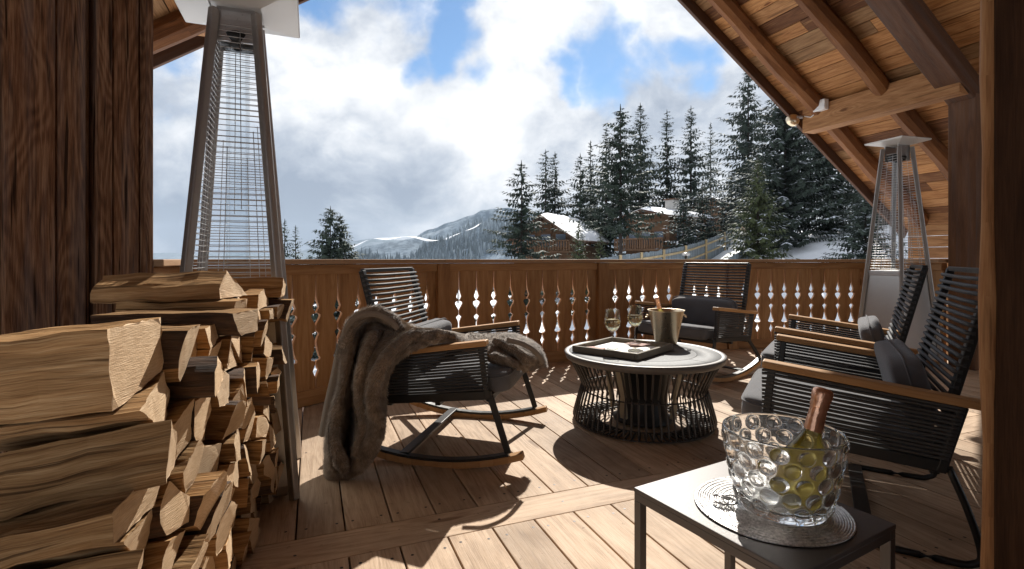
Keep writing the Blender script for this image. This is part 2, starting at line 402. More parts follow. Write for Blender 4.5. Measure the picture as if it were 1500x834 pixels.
for k in range(-8, 34):          # screws where the boards end
    u = .505 + W * k
    for du in (.035, W - .035):
        for v in (1.93, 2.27, 3.15 if k % 2 else 3.6, 1.25):
            mb.lathe([(.0062, .0006), (.0001, .0008)], 8, (u + du + rr(-.006, .006), v + rr(-.01, .01), 0), mi=1)
    if k % 3 == 0: mb.lathe([(.0062, .0006), (.0001, .0008)], 8, (u, 2.03 + rr(0, .13), 0), mi=1)
o = mb.build('deck', [deck_w, cable_m], bevel=.003); o.rotation_euler = (0, 0, TH); tag(o, kind='structure')
mb = MB(); mb.box((3, 1.2, -.16), (8.4, 7.0, .18), tint=.2)
o = mb.build('deck_base', darkb_w); o.rotation_euler = (0, 0, TH); tag(o, kind='structure')

# ------------------------------------------------------------------ balcony railing with sawn cut-outs
SLOT = [(.115, .0045), (.20, .005), (.225, .014), (.25, .026), (.268, .017), (.30, .007), (.325, .007), (.333, .036), (.347, .041), (.36, .032), (.40, .018), (.45, .0085), (.475, .008),
        (.50, .014), (.53, .029), (.537, .026), (.555, .005), (.60, .005), (.615, .011), (.64, .027), (.663, .039), (.678, .037), (.686, .026), (.690, .008), (.697, .006), (.71, .016), (.733, .028), (.75, .023), (.78, .013), (.82, .0065), (.90, .0045), (.962, .0035)]
rail = thing('balcony_railing', 'wooden balcony railing round the deck with heart and diamond cut-outs', 'railing')
def railing(a, b, n, i0=.5, openw=1.0):
    d = (b - a); L = d.length; x = d.normalized(); y = Vector((-x.y, x.x, 0)); M = Matrix((x, y, Vector((0, 0, 1)))).transposed()
    p = MB(); w = L / n
    for k in range(n):
        x0, x1 = k * w, (k + 1) * w; tn = R(); ou = rr(0, 50)
        cols = []
        for (z, h) in [(.10, .003)] + SLOT + [(.99, .0035)]:
            l = x0 + (h * openw if k > 0 else -.002); r = x1 - (h * openw if k < n - 1 else -.002)
            cols.append((l, r, z))
        b0 = len(p.v)
        for l, r, z in cols:
            for xx, yy in ((l, -.014), (r, -.014), (r, .014), (l, .014)): p.v.append(a + x * xx + y * yy + Vector((0, 0, z)))
        for i in range(len(cols) - 1):
            for j in range(4):
                j2 = (j + 1) % 4; q = [b0 + i * 4 + j, b0 + i * 4 + j2, b0 + i * 4 + 4 + j2, b0 + i * 4 + 4 + j]
                z0, z1 = cols[i][2], cols[i + 1][2]
                ua, ub = (cols[i][0], cols[i][1]); uc, ud = (cols[i + 1][0], cols[i + 1][1])
                if j in (0, 2):
                    e = [(z0 + ou, ua), (z0 + ou, ub), (z1 + ou, ud), (z1 + ou, uc)]
                    if j == 2: e = [e[1], e[0], e[3], e[2]]
                else: e = [(z0 + ou, .01), (z0 + ou, .04), (z1 + ou, .04), (z1 + ou, .01)]
                p.face(q, e, tn)
    p.build('cutout_panel', rail_w, rail)
    p = MB(); p.bar(a + V3(0, 0, 1.022) - y * .004, b + V3(0, 0, 1.022) - y * .004, .062, .075); p.build('upper_rail', rail_w, rail, .004)
    p = MB(); p.bar(a + V3(0, 0, .062) - y * .004, b + V3(0, 0, .062) - y * .004, .06, .116); p.build('base_board', rail_w, rail, .004)
    p = MB(); p.bar(a - x * .03 + V3(0, 0, 1.0815), b + x * .03 + V3(0, 0, 1.0815), .17, .037); p.build('cap_rail', cap_w, rail, .005)
for (a, b, n) in ((0, 1, 3), (1, 2, 12), (2, 3, 10), (3, 4, 10), (4, 5, 11), (5, 6, 6)):
    railing(RAIL[a], RAIL[b], n)
for k in (1, 2, 3, 4, 5):
    p = MB(); q = (RAIL[min(k + 1, 6)] - RAIL[k - 1]).normalized()
    p.box(RAIL[k] + V3(0, 0, .53) + V3(q.y, -q.x, 0) * .012, (.135, .12, 1.056), Matrix((q, V3(-q.y, q.x, 0), V3(0, 0, 1))).transposed(), 2); p.build('post', rail_w, rail, .005)

# ------------------------------------------------------------------ left plank wall
wl = thing('plank_wall', 'weathered brown wall of broad upright planks behind the firewood', 'wall', V3(-1.83, 2.60, 0), math.radians(-14.5))
p = MB()
edges = [-.047, -.182, -.262, -.30, -.427, -.62, -.80, -1.02, -1.22, -1.45, -1.7, -1.95, -2.2, -2.5, -2.8, -3.1]
for i, (b, a) in enumerate(zip(edges, edges[1:])):
    off = (.0, .004, -.03, .002, .010, .0, .008)[i] if i < 7 else .004 * (i % 3)
    p.box((-.03 + off / 2, (a + b) / 2, 1.66), (.06 + off, b - a - .009, 3.3), grain=2, tint=(.75, .45, .1, .6, .85, .4, .7)[i % 7])
p.build('planks', wall_w, wl, .006)
p = MB(); p.box((-.02, -.022, 1.66), (.10, .045, 3.3), grain=2, tint=.35); p.build('corner_trim', wall_w, wl, .008)
p = MB(); p.box((-.17, -1.56, 1.66), (.18, 3.1, 3.3), grain=2, tint=.2); p.build('wall_core', darkb_w, wl)
bw = thing('facade_wall', 'unseen brown plank facade behind the camera, sized to shade the near firewood', 'wall', H(3.2, -1.0), TH)  # house wall out of view, its width chosen to darken the near logs
p = MB()
for k in range(15): p.box((-3.9 + k * .3, 0, 2.3), (.294, .06, 4.6), grain=2)
p.build('planks', wall_w, bw)
# far right wall under the eave
rw = thing('eave_wall', 'wall of horizontal boards under the low eave beyond the right heater', 'wall', H(7.93, 0), TH)
p = MB()
for k in range(22): p.box((.03, 2.4, -1.6 + k * .155 - .0), (.05, 4.8, .15), grain=1)
p.build('boards', beam_w, rw, .004)

# ------------------------------------------------------------------ roof over the terrace
VR = 5.0
zr = lambda u: 6.99 - .68 * u                    # lower edge of the right rake board
UR = 2.62; zl = lambda u: zr(UR) - .66 * (UR - u)
roof = thing('terrace_roof', 'gabled timber roof over the terrace with log rafters and plank soffit', 'roof', (0, 0, 0), TH)
def slope(z, u0, u1, n0):
    s = MB(); L = math.hypot(u1 - u0, z(u1) - z(u0)); n = int(L / .17); sg = 1
    ang = math.atan2(z(u1) - z(u0), u1 - u0)
    for k in range(n):
        t = (k + .5) / n; u = interp(u0, u1, t); zz = z(u) + .135 + .015
        M = Matrix.Rotation(-ang, 3, 'Y')
        cuts = sorted([-1.3, VR - .02] + [rr(0, 4.3) for _ in range(2)])
        for a, b in zip(cuts, cuts[1:]):
            if b - a > .05: s.box((u, (a + b) / 2, zz), (L / n - .009, b - a - .004, .03 + rr(0, .004)), M, 1)
    s.build('soffit', soff_w, roof)
    s = MB(); u = (u0 + u1) / 2; s.box((u, (VR - 1.3) / 2, z(u) + .26), (L, VR + 1.3, .15), Matrix.Rotation(-ang, 3, 'Y'), 0); s.build('roof_deck', darkb_w, roof)
    s = MB(); s.bar((u0, VR + .0, z(u0) + .16), (u1, VR + .0, z(u1) + .16), .045, .32 / math.cos(ang) * .8, (0, 0, 1)); s.build('rake_board', darkb_w, roof, .005)
    return ang
slope(zr, UR, 8.25, 1)
slope(zl, -2.3, UR, 1)
def rafter(z, u0, u1, v, r, mat=log_w):
    s = MB(); n = 16; pts = []; rs = []
    for k in range(n + 1):
        u = interp(u0, u1, k / n); pts.append((u, v + .012 * math.sin(k * 1.3 + v * 5), z(u) + .135 - r * .8)); rs.append(r * (1 + .06 * math.sin(k * 2.1 + v)))
    s.tube(pts, rs, 9, wob=.10); s.sm = [False] * len(s.sm); return s.build('rafter', mat, roof)
for v, r in ((4.64, .105), (3.85, .10)):
    rafter(zr, UR, 8.0, v, r); rafter(zl, -2.1, UR, v, r)
for v in (3.2, 1.7, .3):
    s = MB(); u0, u1 = (UR, 6.22) if v == 3.2 else (UR, 8.0)
    s.bar((u0, v, zr(u0) + .02), (u1, v, zr(u1) + .02), .24, .28, (0, 0, 1)); s.build('principal_beam', darkb_w, roof, .008)
    s = MB(); s.bar((UR, v, zl(UR) + .02), (-2.1, v, zl(-2.1) + .02), .2, .24, (0, 0, 1)); s.build('principal_beam', darkb_w, roof, .008)
s = MB(); s.box((6.0, (4.83 + 3.1) / 2, 2.88), (.20, 1.73, .30), grain=1); s.build('purlin', beam_w, roof, .006)
s = MB(); s.box((-.78, (4.83 - 1) / 2, 3.045), (.22, 5.83, .26), grain=1); s.build('purlin', beam_w, roof, .006)
s = MB(); s.box((.78, (4.83 - 1) / 2, 3.80), (.26, 5.83, .50), grain=1); s.build('purlin', beam_w, roof, .006)  # extra beam out of view, added to keep sun off the left wall
s = MB(); s.box((UR, (4.83 - 1) / 2, zr(UR) - .12), (.24, 5.83, .34), grain=1); s.build('ridge_beam', darkb_w, roof, .006)
# posts
po = thing('timber_post', 'square brown timber post holding up the purlin behind the chairs', 'post', H(6.22, 3.19), TH)
p = MB(); p.box((0, 0, 1.37), (.24, .24, 2.74), grain=2, tint=.35); p.build('shaft', wood('post_timber', (.07, .03, .015), (.15, .07, .033), (.23, .12, .06), rings=5, grey=.25), po, .008)
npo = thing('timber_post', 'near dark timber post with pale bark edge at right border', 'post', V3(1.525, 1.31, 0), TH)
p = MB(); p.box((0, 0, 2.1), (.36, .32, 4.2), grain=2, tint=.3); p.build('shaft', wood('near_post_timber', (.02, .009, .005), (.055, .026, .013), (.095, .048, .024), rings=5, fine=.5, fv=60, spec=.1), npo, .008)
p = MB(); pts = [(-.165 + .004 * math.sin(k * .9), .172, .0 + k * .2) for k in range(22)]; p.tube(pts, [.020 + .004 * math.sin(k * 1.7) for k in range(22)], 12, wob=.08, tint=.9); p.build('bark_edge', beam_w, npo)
p = MB(); p.box((-.19, .10, .04), (.06, .12, .08)); p.build('foot_box', black_m, npo, .006)  # small black box at the post foot, its use unknown
# floodlight + junction box on the purlin end
fl = thing('floodlight', 'small round glass floodlight clipped on the end of the purlin', 'light', H(5.93, 4.84, 2.93), TH)
p = MB(); pr = [(.001, .0), (.05, .0), (.075, .03), (.085, .075), (.08, .085), (.06, .08), (.001, .072)]
p.lathe(pr, 24); o = p.build('lamp_head', alu_m, fl); o.rotation_euler = (math.radians(115), 0, math.radians(160)); o.location = (-.12, .02, .0)
p = MB(); p.bar((-.03, -.02, .0), (-.1, .02, .0), .03, .03); p.build('bracket', dsteel, fl, .003)
jb = thing('junction_box', 'white junction box on the purlin beside the floodlight', 'box', H(5.87, 4.55, 3.0), TH)
p = MB(); p.box((0, 0, 0), (.075, .16, .13)); p.build('housing', white_m, jb, .008)
p = MB(); p.tube([(.02, .06, -.06), (.03, .16, -.1), (.02, .24, -.07)], .006, 6); p.build('cable', white_m, jb)
# ------------------------------------------------------------------ pyramid heaters
def make_heater():
    t = thing('patio_heater', 'tall silver pyramid patio heater behind the firewood stack', 'heater', V3(-1.335, 2.51, 0), TH)
    hb, ht, ZT = .262, .088, 2.27
    hs = lambda z: interp(hb, ht, z / ZT)
    cab = MB()
    h0, h1 = hs(.06) - .012, hs(.93) - .012
    cab.grid([[(-h0, -h0, .06), (h0, -h0, .06), (h0, h0, .06), (-h0, h0, .06)], [(-h1, -h1, .93), (h1, -h1, .93), (h1, h1, .93), (-h1, h1, .93)]], smooth=False, closeu=True)
    cab.build('cabinet', panel_m, t)
    p = MB(); p.box((0, 0, .035), (.47, .47, .05)); p.build('base_plate', dsteel, t, .006)
    p = MB(); a = hs(.95) - .005; p.box((0, 0, .955), (2 * a, 2 * a, .05)); 
    for k in range(22): p.box((-a * .86 + k * a * 1.72 / 21, -.02, .9835), (a * .036, a * 1.5, .006))
    p.build('vent_plate', steel, t, .003)
    p = MB(); p.box((-.03, -a - .003, .965), (.26, .006, .028)); p.build('control_strip', black_m, t)
    p = MB(); p.lathe([(.001, -.012), (.014, -.012), (.014, 0)], 16, (0, 0, 0)); o = p.build('knob', black_m, t); o.location = (.06, -hs(.86) - .0, .86); o.rotation_euler = (math.radians(90), 0, 0)
    for sx in (-1, 1):
        for sy in (-1, 1):
            p = MB(); p.bar((sx * hb, sy * hb, 0), (sx * ht, sy * ht, ZT), .038, .038, (sx, sy, 0) if sx * sy > 0 else (sx, sy, 0)); p.build('leg', dsteel if (sx < 0 or sy < 0) and not (sx > 0 and sy > 0) else steel, t, .007)
    for s in range(4):
        p = MB(); q = Matrix.Rotation(s * PI / 2, 3, 'Z'); n = 46
        for k in range(n):
            z = 1.005 + k * (2.2 - 1.005) / (n - 1); h = hs(z) - .012
            p.tube([q @ Vector((-h, -h, z)), q @ Vector((h, -h, z))], .0019, 5, False)
        for j, (z0, z1) in enumerate(((1.0, 1.78), (1.0, 1.62), (1.33, 2.2), (1.0, 1.7))):
            f = (-.5, -.17, .17, .5)[j]
            p.tube([q @ Vector((f * hs(z) * 1.2, -hs(z) + .010, z)) for z in (z0, z1)], .0019, 5, False)
        p.build('guard', steel, t)
    p = MB(); p.lathe([(.052, .99), (.052, 2.16)], 32); p.build('glass_tube', tube_m, t)
    p = MB(); p.lathe([(.02, 2.12), (.075, 2.13), (.085, 2.17), (.06, 2.2), (.001, 2.2)], 28); p.build('burner', black_m, t)
    p = MB(); r0, r1 = .27, .11
    p.grid([[(-k, -k, z), (k, -k, z), (k, k, z), (-k, k, z)] for k, z in ((r1, 2.29), (r0, 2.325), (r0 + .006, 2.332), (r0 + .004, 2.342), (r1, 2.33))], smooth=False, closeu=True)
    p.box((0, 0, 2.312), (2 * r1, 2 * r1, .03)); p.build('hood', hood_m, t, .003)
    for s in (-1, 1): p = MB(); p.box((0, s * .07, 2.21), (.16, .006, .16)); p.build('burner_bracket', steel, t)
    return t
heater = make_heater()
h2 = copy_tree(heater); h2.location = V3(4.05, 5.42, 0); h2.rotation_euler = (0, 0, math.radians(16))
for c_ in h2.children:
    if c_.name.startswith('hood'): c_.scale = (.74, .74, 1)
h2; h2['label'] = 'pyramid patio heater standing under the low eave behind the two chairs'
heater['group'] = h2['group'] = 'pyramid heaters on the terrace'

# ------------------------------------------------------------------ lounge chairs
def piping(par, c, size, M, e, dz):
    sp = lambda a, q: math.copysign(abs(a) ** q, a); q = []
    for k in range(81):
        a = 2 * PI * (k + .5) / 80; q.append(Vector(c) + M @ Vector((sp(math.cos(a), e) * (size[0] / 2 + .002), sp(math.sin(a), e) * (size[1] / 2 + .002), dz)))
    b = MB(); b.tube(q, .0042, 6, False); b.build('piping', cush_m, par)
HW, BW = .425, .350
def make_chair(name, label, rocking, loc, f, pitch=0.0):
    rz = math.atan2(-f[0], f[1])
    t = thing(name, label, 'chair', loc, rz, 'woven lounge chairs on the deck')
    t.rotation_euler = (pitch, 0, rz)
    arm = lambda y: .648 + .112 * y            # underside of armrest
    low = lambda y: .392 + .072 * y
    backy = lambda z: -.565 - (z - .344) * .245
    for sx in (-1, 1):
        x = sx * HW
        p = MB(); yb = backy(.46)
        p.bar((x, .0, low(0) - .02), (x, -.03, arm(-.03)), .030, .034, (1, 0, 0)); p.bar((x, backy(.35) - .01, low(-.57) - .02), (x, backy(.60) - .012, arm(-.64)), .030, .034, (1, 0, 0))
        p.bar((x, .02, low(0) - .0), (x, -.585, low(-.58)), .030, .045, (0, 0, 1)); p.build('side_frame', black_m, t, .004)
        p = MB(); n = 14
        for k in range(n):
            s = (k + .8 + rr(-.12, .12)) / (n + .3)
            z0 = interp(low(0) + .02, arm(0), s); zb = interp(low(-.57) + .02, arm(-.62), s); y1 = backy(zb) - .012
            for q in (0,):
                p.tube([(x + sx * .017, .006, z0), (x + sx * .012, -.01, z0), (x + sx * .012, interp(.0, y1, .5), interp(z0, zb, .5) - .0012 * R()), (x + sx * .012, y1 + .006, zb), (x + sx * .017, y1 - .012, zb)], .0068, 6)
        p.build('side_webbing', strap_m, t)
        p = MB(); p.bar((x, .005, arm(.005) + .016), (x, -.70, arm(-.70) + .016), .064, .030, (0, 0, 1)); p.build('armrest', teak, t, .006)
    p = MB(); zt = 1.055
    for sx in (-1, 1): p.bar((sx * BW, backy(.34), .34), (sx * BW, backy(zt), zt), .030, .036, (1, 0, 0))
    p.bar((-BW, backy(zt), zt), (BW, backy(zt), zt), .026, .022, (0, 0, 1)); p.bar((-BW, backy(.36), .36), (BW, backy(.36), .36), .03, .03)
    p.build('back_frame', black_m, t, .004)
    p = MB(); n = 23
    for k in range(n):
        z = .40 + k * .0285 + rr(-.0025, .0025); y = backy(z) + rr(-.002, .002)
        p.tube([(-BW - .016, y - .004, z), (-BW - .012, y + .02, z + .001), (-BW * .4, y + .019, z - .002), (BW * .4, y + .019, z - .002), (BW + .012, y + .02, z + .001), (BW + .016, y - .004, z)], .0088, 6, True, flat=1.0)
    p.build('back_webbing', strap_m, t)
    p = MB(); cushion(p, (0, -.245, .405), (.74, .70, .125), rotm(math.radians(7), 0, 0), .16, 60, 16, .06); sc_ = p.build('seat_cushion', cush_m, t); piping(sc_, (0, -.245, .405), (.74, .70), rotm(math.radians(7), 0, 0), .16, .03)
    p = MB(); cushion(p, (0, -.515, .575), (.68, .125, .29), rotm(math.radians(-14), 0, 0), .24, 60, 20, 0); lc_ = p.build('lumbar_cushion', cush_m, t); piping(lc_, (0, -.515, .575), (.68, .29), rotm(math.radians(76), 0, 0), .24, 0)
    p = MB()
    p.bar((-HW, .005, .372), (HW, .005, .372), .032, .036); p.bar((-HW, -.56, .335), (HW, -.56, .335), .032, .036); p.bar((-HW, -.28, .34), (HW, -.28, .34), .03, .03)
    p.build('seat_frame', black_m, t, .004)
    if rocking:
        zc = lambda y: (y + .27) ** 2 / 3.0
        for sx in (-1, 1):
            x = sx * HW; ys = [-.88 + 1.06 * k / 14 for k in range(15)]
            p = MB()
            for a, b in zip(ys, ys[1:]): p.bar((x, a, zc(a) + .017), (x, b, zc(b) + .017), .052, .034, (0, 0, 1), tint=.4)
            p.build('rocker_runner', teak, t, .003)
            p = MB()
            for a, b in zip(ys[1:-1], ys[2:-1]): p.bar((x, a, zc(a) + .041), (x, b, zc(b) + .041), .044, .014, (0, 0, 1), tint=.4)
            p.build('rocker_bar', black_m, t)
            p = MB(); p.bar((x, .10, zc(.1) + .045), (x, .012, .385), .034, .016, (1, 0, 0)); p.build('leg', black_m, t, .003)
            p = MB(); p.bar((x, -.80, zc(-.80) + .045), (x, -.57, .345), .034, .016, (1, 0, 0)); p.build('leg', black_m, t, .003)
        p = MB(); p.bar((-HW, -.48, zc(-.48) + .046), (HW, -.48, zc(-.48) + .046), .055, .014, (0, 0, 1)); p.build('cross_bar', black_m, t, .003)
    else:
        for sx in (-1, 1):
            x = sx * HW
            pts = catmull([(x, .012, .39), (x, .04, .2), (x, .06, .055), (x, .035, .018), (x, -.02, .012), (x, -.35, .012), (x, -.60, .012), (x, -.665, .02), (x, -.69, .06), (x, -.655, .2), (x, -.60, .35)], 5)
            p = MB(); p.tube(pts, .0125, 10); p.build('sled_leg', black_m, t)
        p = MB(); p.bar((-HW, -.36, .016), (HW, -.36, .016), .06, .012, (0, 0, 1)); p.build('cross_bar', black_m, t, .003)
    return t
fL = V3(.978, -.208, 0).normalized(); fA = V3(-.86, .51, 0).normalized(); fM = V3(-.78, -.62, 0).normalized()
chL = make_chair('rocking_chair', 'woven rocking chair draped with the brown fur throw', True, V3(-.027, 3.11, 0), fL, math.radians(1.6))
chM = make_chair('rocking_chair', 'shaded rocking chair against the railing behind the round table', True, V3(1.53, 4.87, 0), fM, 0)
chA = make_chair('lounge_chair', 'woven armchair on sled legs just behind the crystal bowl', False, V3(1.275, 2.53, 0), fA)
chB = make_chair('lounge_chair', 'woven armchair on sled legs between the nearer armchair and the heater', False, V3(1.885, 3.58, 0), V3(-.835, .55, 0).normalized())

# ------------------------------------------------------------------ round fire table
TC = V3(.893, 3.52, 0)
t = thing('fire_table', 'round fire table with grey top on a flared cage of thin rods', 'table', TC, .3)
p = MB(); p.lathe([(.35, .462), (.352, .470), (.497, .470), (.500, .466)], 96); p.build('table_top', top_m, t)
p = MB(); p.lathe([(.001, .466), (.338, .466), (.342, .470), (.348, .470), (.35, .466)], 72); p.build('lid', lid_m, t)
p = MB(); p.lathe([(.498, .468), (.503, .4715), (.528, .4715), (.532, .468), (.522, .43), (.515, .426), (.44, .426), (.34, .44)], 96); p.build('rim', rim_m, t)
p = MB()
for k in range(3): a = k * 2 * PI / 3 + .9; p.bar((.353 * math.cos(a), .353 * math.sin(a), .4695), (.498 * math.cos(a), .498 * math.sin(a), .4695), .0025, .003)
p.build('joint', black_m, t)
NR = 66
for k in range(NR):
    a = 2 * PI * k / NR; p = MB()
    prof = [(.498, .43), (.475, .385), (.44, .315), (.413, .255), (.418, .225), (.44, .15), (.462, .07), (.470, .035), (.465, .014), (.44, .008), (.30, .008)]
    tw = [.0, .004, .008, .012, .014, .017, .02, .02, .02, .02, .02]
    p.tube([(r * math.cos(a + w), r * math.sin(a + w), z) for (r, z), w in zip(prof, tw)], .0068, 6, tint=.5); p.build('rod', rod_m, t)
p = MB()
for z, r in ((.012, .465), (.012, .30), (.22, .405), (.428, .49)): p.tube([(r * math.cos(2 * PI * k / 48), r * math.sin(2 * PI * k / 48), z) for k in range(49)], .005, 6, False)
p.build('ring', rod_m, t)
p = MB(); p.lathe([(.20, .015), (.205, .03), (.16, .05), (.165, .2), (.21, .40), (.25, .425)], 40); p.build('burner_body', black_m, t)
for a in (.6, 2.2, 3.6, 5.2):
    p = MB(); c = V3(.22 * math.cos(a), .22 * math.sin(a), 0); p.bar(c + V3(0, 0, .06), c * 1.25 + V3(0, 0, .425), .05, .02, (math.cos(a), math.sin(a), 0)); p.build('stay', cream_m, t, .004)

# ------------------------------------------------------------------ tray and what stands on the round table
TZ = .472
ty = math.atan2(-.65, .76)
t = thing('serving_tray', 'square grey wooden tray with white floor on the round table', 'tray', V3(.765, 3.545, TZ), ty)
p = MB(); p.box((0, 0, .006), (.44, .50, .011)); p.build('tray_floor', paper_m, t)
p = MB()
for s in (-1, 1):
    p.box((s * .232, 0, .021), (.022, .53, .042), None, 1); p.box((0, s * .254, .021), (.441, .022, .0415), None, 0)
p.build('frame', traywood, t, .003)
TF = TZ + .012
def napkin(loc, rz, lab):
    p = MB()
    P = [[(x * .07 + .01 * math.sin(y * 3), y * .07, .004 + .004 * math.sin(x * 4 + y * 2) + .003 * abs(x)) for y in [-1 + k * .25 for k in range(9)]] for x in [-1 + k * .25 for k in range(9)]]
    p.grid(P); o = p.build('napkin', napkin_m); o.location = loc; o.rotation_euler = (0, 0, rz)
    md = o.modifiers.new('Solid', 'SOLIDIFY'); md.thickness = .004; return tag(o, lab, 'napkin')
napkin(V3(.545, 3.50, TF + .001), -.45, 'folded rusty pink napkin lying in the left corner of the tray')
napkin(V3(.90, 3.69, TF + .001), .3, 'folded rusty pink napkin under the right wine glass')
def make_glass(loc, lab):
    t = thing('wine_glass', lab, 'wine glass', loc, 0, 'wine glasses on the tray')
    p = MB(); p.lathe([(.001, .003), (.03, .003), (.036, .0015), (.036, .004), (.012, .008), (.005, .016), (.0037, .03), (.0037, .085), (.006, .095), (.024, .104), (.040, .125), (.0455, .150), (.043, .185), (.037, .222), (.0362, .2225)], 40)
    p.build('goblet', thin_m, t)
    p = MB(); p.lathe([(.001, .0985), (.022, .1055), (.0385, .126), (.0435, .150), (.0428, .168), (.001, .168)], 40); p.build('wine', wine_m, t)
    return t
g1 = make_glass(V3(.69, 3.54, TF), 'wine glass nearest the camera side of the tray, half filled with white wine')
g1.scale = (1.22, 1.22, 1.22); g1['label'] = 'wine glass standing bare on the white tray floor, half full of white wine'
g2 = copy_tree(g1); g2.location = V3(.885, 3.71, TF + .011); g2['label'] = 'wine glass standing on the pink napkin, half full of white wine'
t = thing('ice_bucket', 'plain hammered metal ice bucket on the round table behind the tray', 'bucket', V3(1.148, 3.84, TZ))
p = MB(); p.lathe([(.001, .002), (.073, .002), (.078, .008), (.129, .243), (.135, .246), (.135, .251), (.127, .250), (.076, .012), (.001, .010)], 64); p.build('shell', alu_m, t)
for s in (-1, 1): p = MB(); p.lathe([(.001, -.004), (.013, -.003), (.013, .003), (.001, .004)], 16, (s * .128, 0, .215)); p.tube([(s * (.135 + .014 * math.sin(a)), .022 * math.cos(a), .215 - .02 * abs(math.sin(a))) for a in [k * PI / 8 for k in range(9)]], .004, 6); p.build('ring_handle', alu_m, t)
def bottle(name, lab, loc, M, sc=1.0, glass=None, cat='bottle', k=1.0):
    zk = lambda pr: [(r, z * k if z < .243 else .243 * k + z - .243) for r, z in pr]
    t = thing(name, lab, cat, loc)
    t.rotation_euler = M.to_euler(); t.scale = (sc,) * 3
    p = MB(); p.lathe(zk([(.001, .012), (.03, .004), (.042, .003), (.0445, .012), (.0445, .115), (.042, .145), (.033, .18), (.0215, .215), (.0165, .24), (.0155, .262), (.0145, .30)]), 40); p.build('glass_body', glass or bottle_m, t)
    p = MB(); p.lathe(zk([(.001, .016), (.038, .008), (.0415, .016), (.0415, .114), (.039, .143), (.032, .172), (.001, .172)]), 36); p.build('wine', bwine_m, t)
    p = MB(); n = 40; P = []
    for i, (r, z) in enumerate(zk([(.0168, .243), (.0172, .25), (.0165, .27), (.0158, .288), (.0165, .292), (.0178, .296), (.0172, .303), (.0185, .309), (.0192, .318), (.0185, .326), (.0135, .331), (.001, .332)])):
        P.append([((r + .0007 * mnoise.noise(Vector((math.cos(2 * PI * k / n) * 4, math.sin(2 * PI * k / n) * 4, z * 160)))) * math.cos(2 * PI * k / n), (r + .0007 * math.sin(k * 2.4 + z * 300)) * math.sin(2 * PI * k / n), z) for k in range(n)])
    p.grid(P, .5, 0, True, True); p.build('foil', copper_m, t)
    return t
b2 = bottle('champagne_bottle', 'copper foiled bottle with only its neck leaning out of the ice bucket', V3(1.165, 3.86, TZ + .03), rotm(.10, math.radians(-16), 0), 1.0)

# ------------------------------------------------------------------ side table in front
e1, e2 = V3(.866, .5, 0), V3(-.5, .866, 0)
STC = V3(.645, 1.367, 0); sz = .45
t = thing('side_table', 'low square taupe metal side table with flat top and bar legs', 'table', STC, math.radians(30))
LX, LY = .415, .475
p = MB(); p.box((0, 0, .444), (LX, LY, .012)); p.build('table_top', grey_m, t, .002)
p = MB()
for s in (-1, 1):
    p.box((s * (LX / 2 - .013), 0, .4265), (.024, LY - .002, .023)); p.box((0, s * (LY / 2 - .013), .4264), (LX - .051, .024, .0228))
p.build('apron', grey_m, t, .002)
for sx in (-1, 1):
    for sy in (-1, 1):
        p = MB(); p.box((sx * (LX / 2 - .0132), sy * (LY / 2 - .0132), .2075), (.0245, .0245, .415)); p.build('leg', grey_m, t, .002)
for sx in (-1, 1):
    p = MB(); p.box((sx * (LX / 2 - .013), 0, .012), (.023, LY - .055, .022)); p.build('foot_bar', grey_m, t, .002)
MC = V3(.672, 1.345, .4505)
p = MB(); p.lathe([(.001, .001), (.185, .001)], 64); RT = []
turns = 30
for k in range(turns * 60 + 1):
    a = 2 * PI * k / 60; r = .012 + .175 * k / (turns * 60)
    RT.append((r * math.cos(a) * (1 + .002 * math.sin(a * 7 + r * 90)), r * math.sin(a), .0032 + .0007 * math.sin(a * 3.3 + r * 200)))
p.tube(RT, .0028, 5, True, flat=.75)
for k in range(220):
    a, r = rr(0, 2 * PI), .185 * math.sqrt(R()); p.lathe([(.0019, .006), (.0001, .0075)], 6, (r * math.cos(a), r * math.sin(a), 0))
o = p.build('placemat', coil_m); o.location = MC; tag(o, 'round silver coiled placemat on the side table', 'placemat')
# crystal bowl with round lens bumps
def crystal_bowl():
    n, m = 300, 110; hgt = .198; P = []
    prof = lambda s: (interp(.104, .143, s ** .75) , .012 + s * (hgt - .012))
    bumps = []
    for row, s in enumerate((.10, .30, .50, .70, .885)):
        cnt = 15 
        for k in range(cnt): bumps.append((2 * PI * (k + .5 * (row % 2)) / cnt, s))
    outer = []
    for i in range(m + 1):
        s = i / m; r, z = prof(s); row = []
        for k in range(n):
            a = 2 * PI * k / n; h = 0
            for (ba, bs) in bumps:
                ds = (s - bs) * (hgt - .012)
                if abs(ds) < .021:
                    da = (a - ba + PI) % (2 * PI) - PI
                    d2 = (da * r) ** 2 + (ds * 1.03) ** 2
                    if d2 < .0195 ** 2: h = max(h, .0085 * math.sqrt(1 - d2 / .0195 ** 2) ** 1.0)
            row.append(((r + h) * math.cos(a), (r + h) * math.sin(a), z))
        outer.append(row)
    ring = lambda r, z: [(r * math.cos(2 * PI * k / n), r * math.sin(2 * PI * k / n), z) for k in range(n)]
    base = [ring(.001, .002), ring(.06, .001), ring(.096, .0), ring(.1025, .004)]
    rim = [ring(.1435, hgt + .003), ring(.1405, hgt + .005), ring(.1375, hgt + .003)]
    inner = []
    for i in range(24, -1, -1):
        s = i / 24; r, z = prof(s); inner.append(ring(r - .007, max(z, .03)))
    inner += [ring(.085, .024), ring(.04, .022), ring(.001, .022)]
    p = MB(); p.grid(base + outer + rim + inner, .5, 0, True, True); return p
o = crystal_bowl().build('crystal_bowl', crystal_m); o.location = V3(.700, 1.335, .458); tag(o, 'clear crystal champagne bowl covered in round lens bumps', 'bowl')
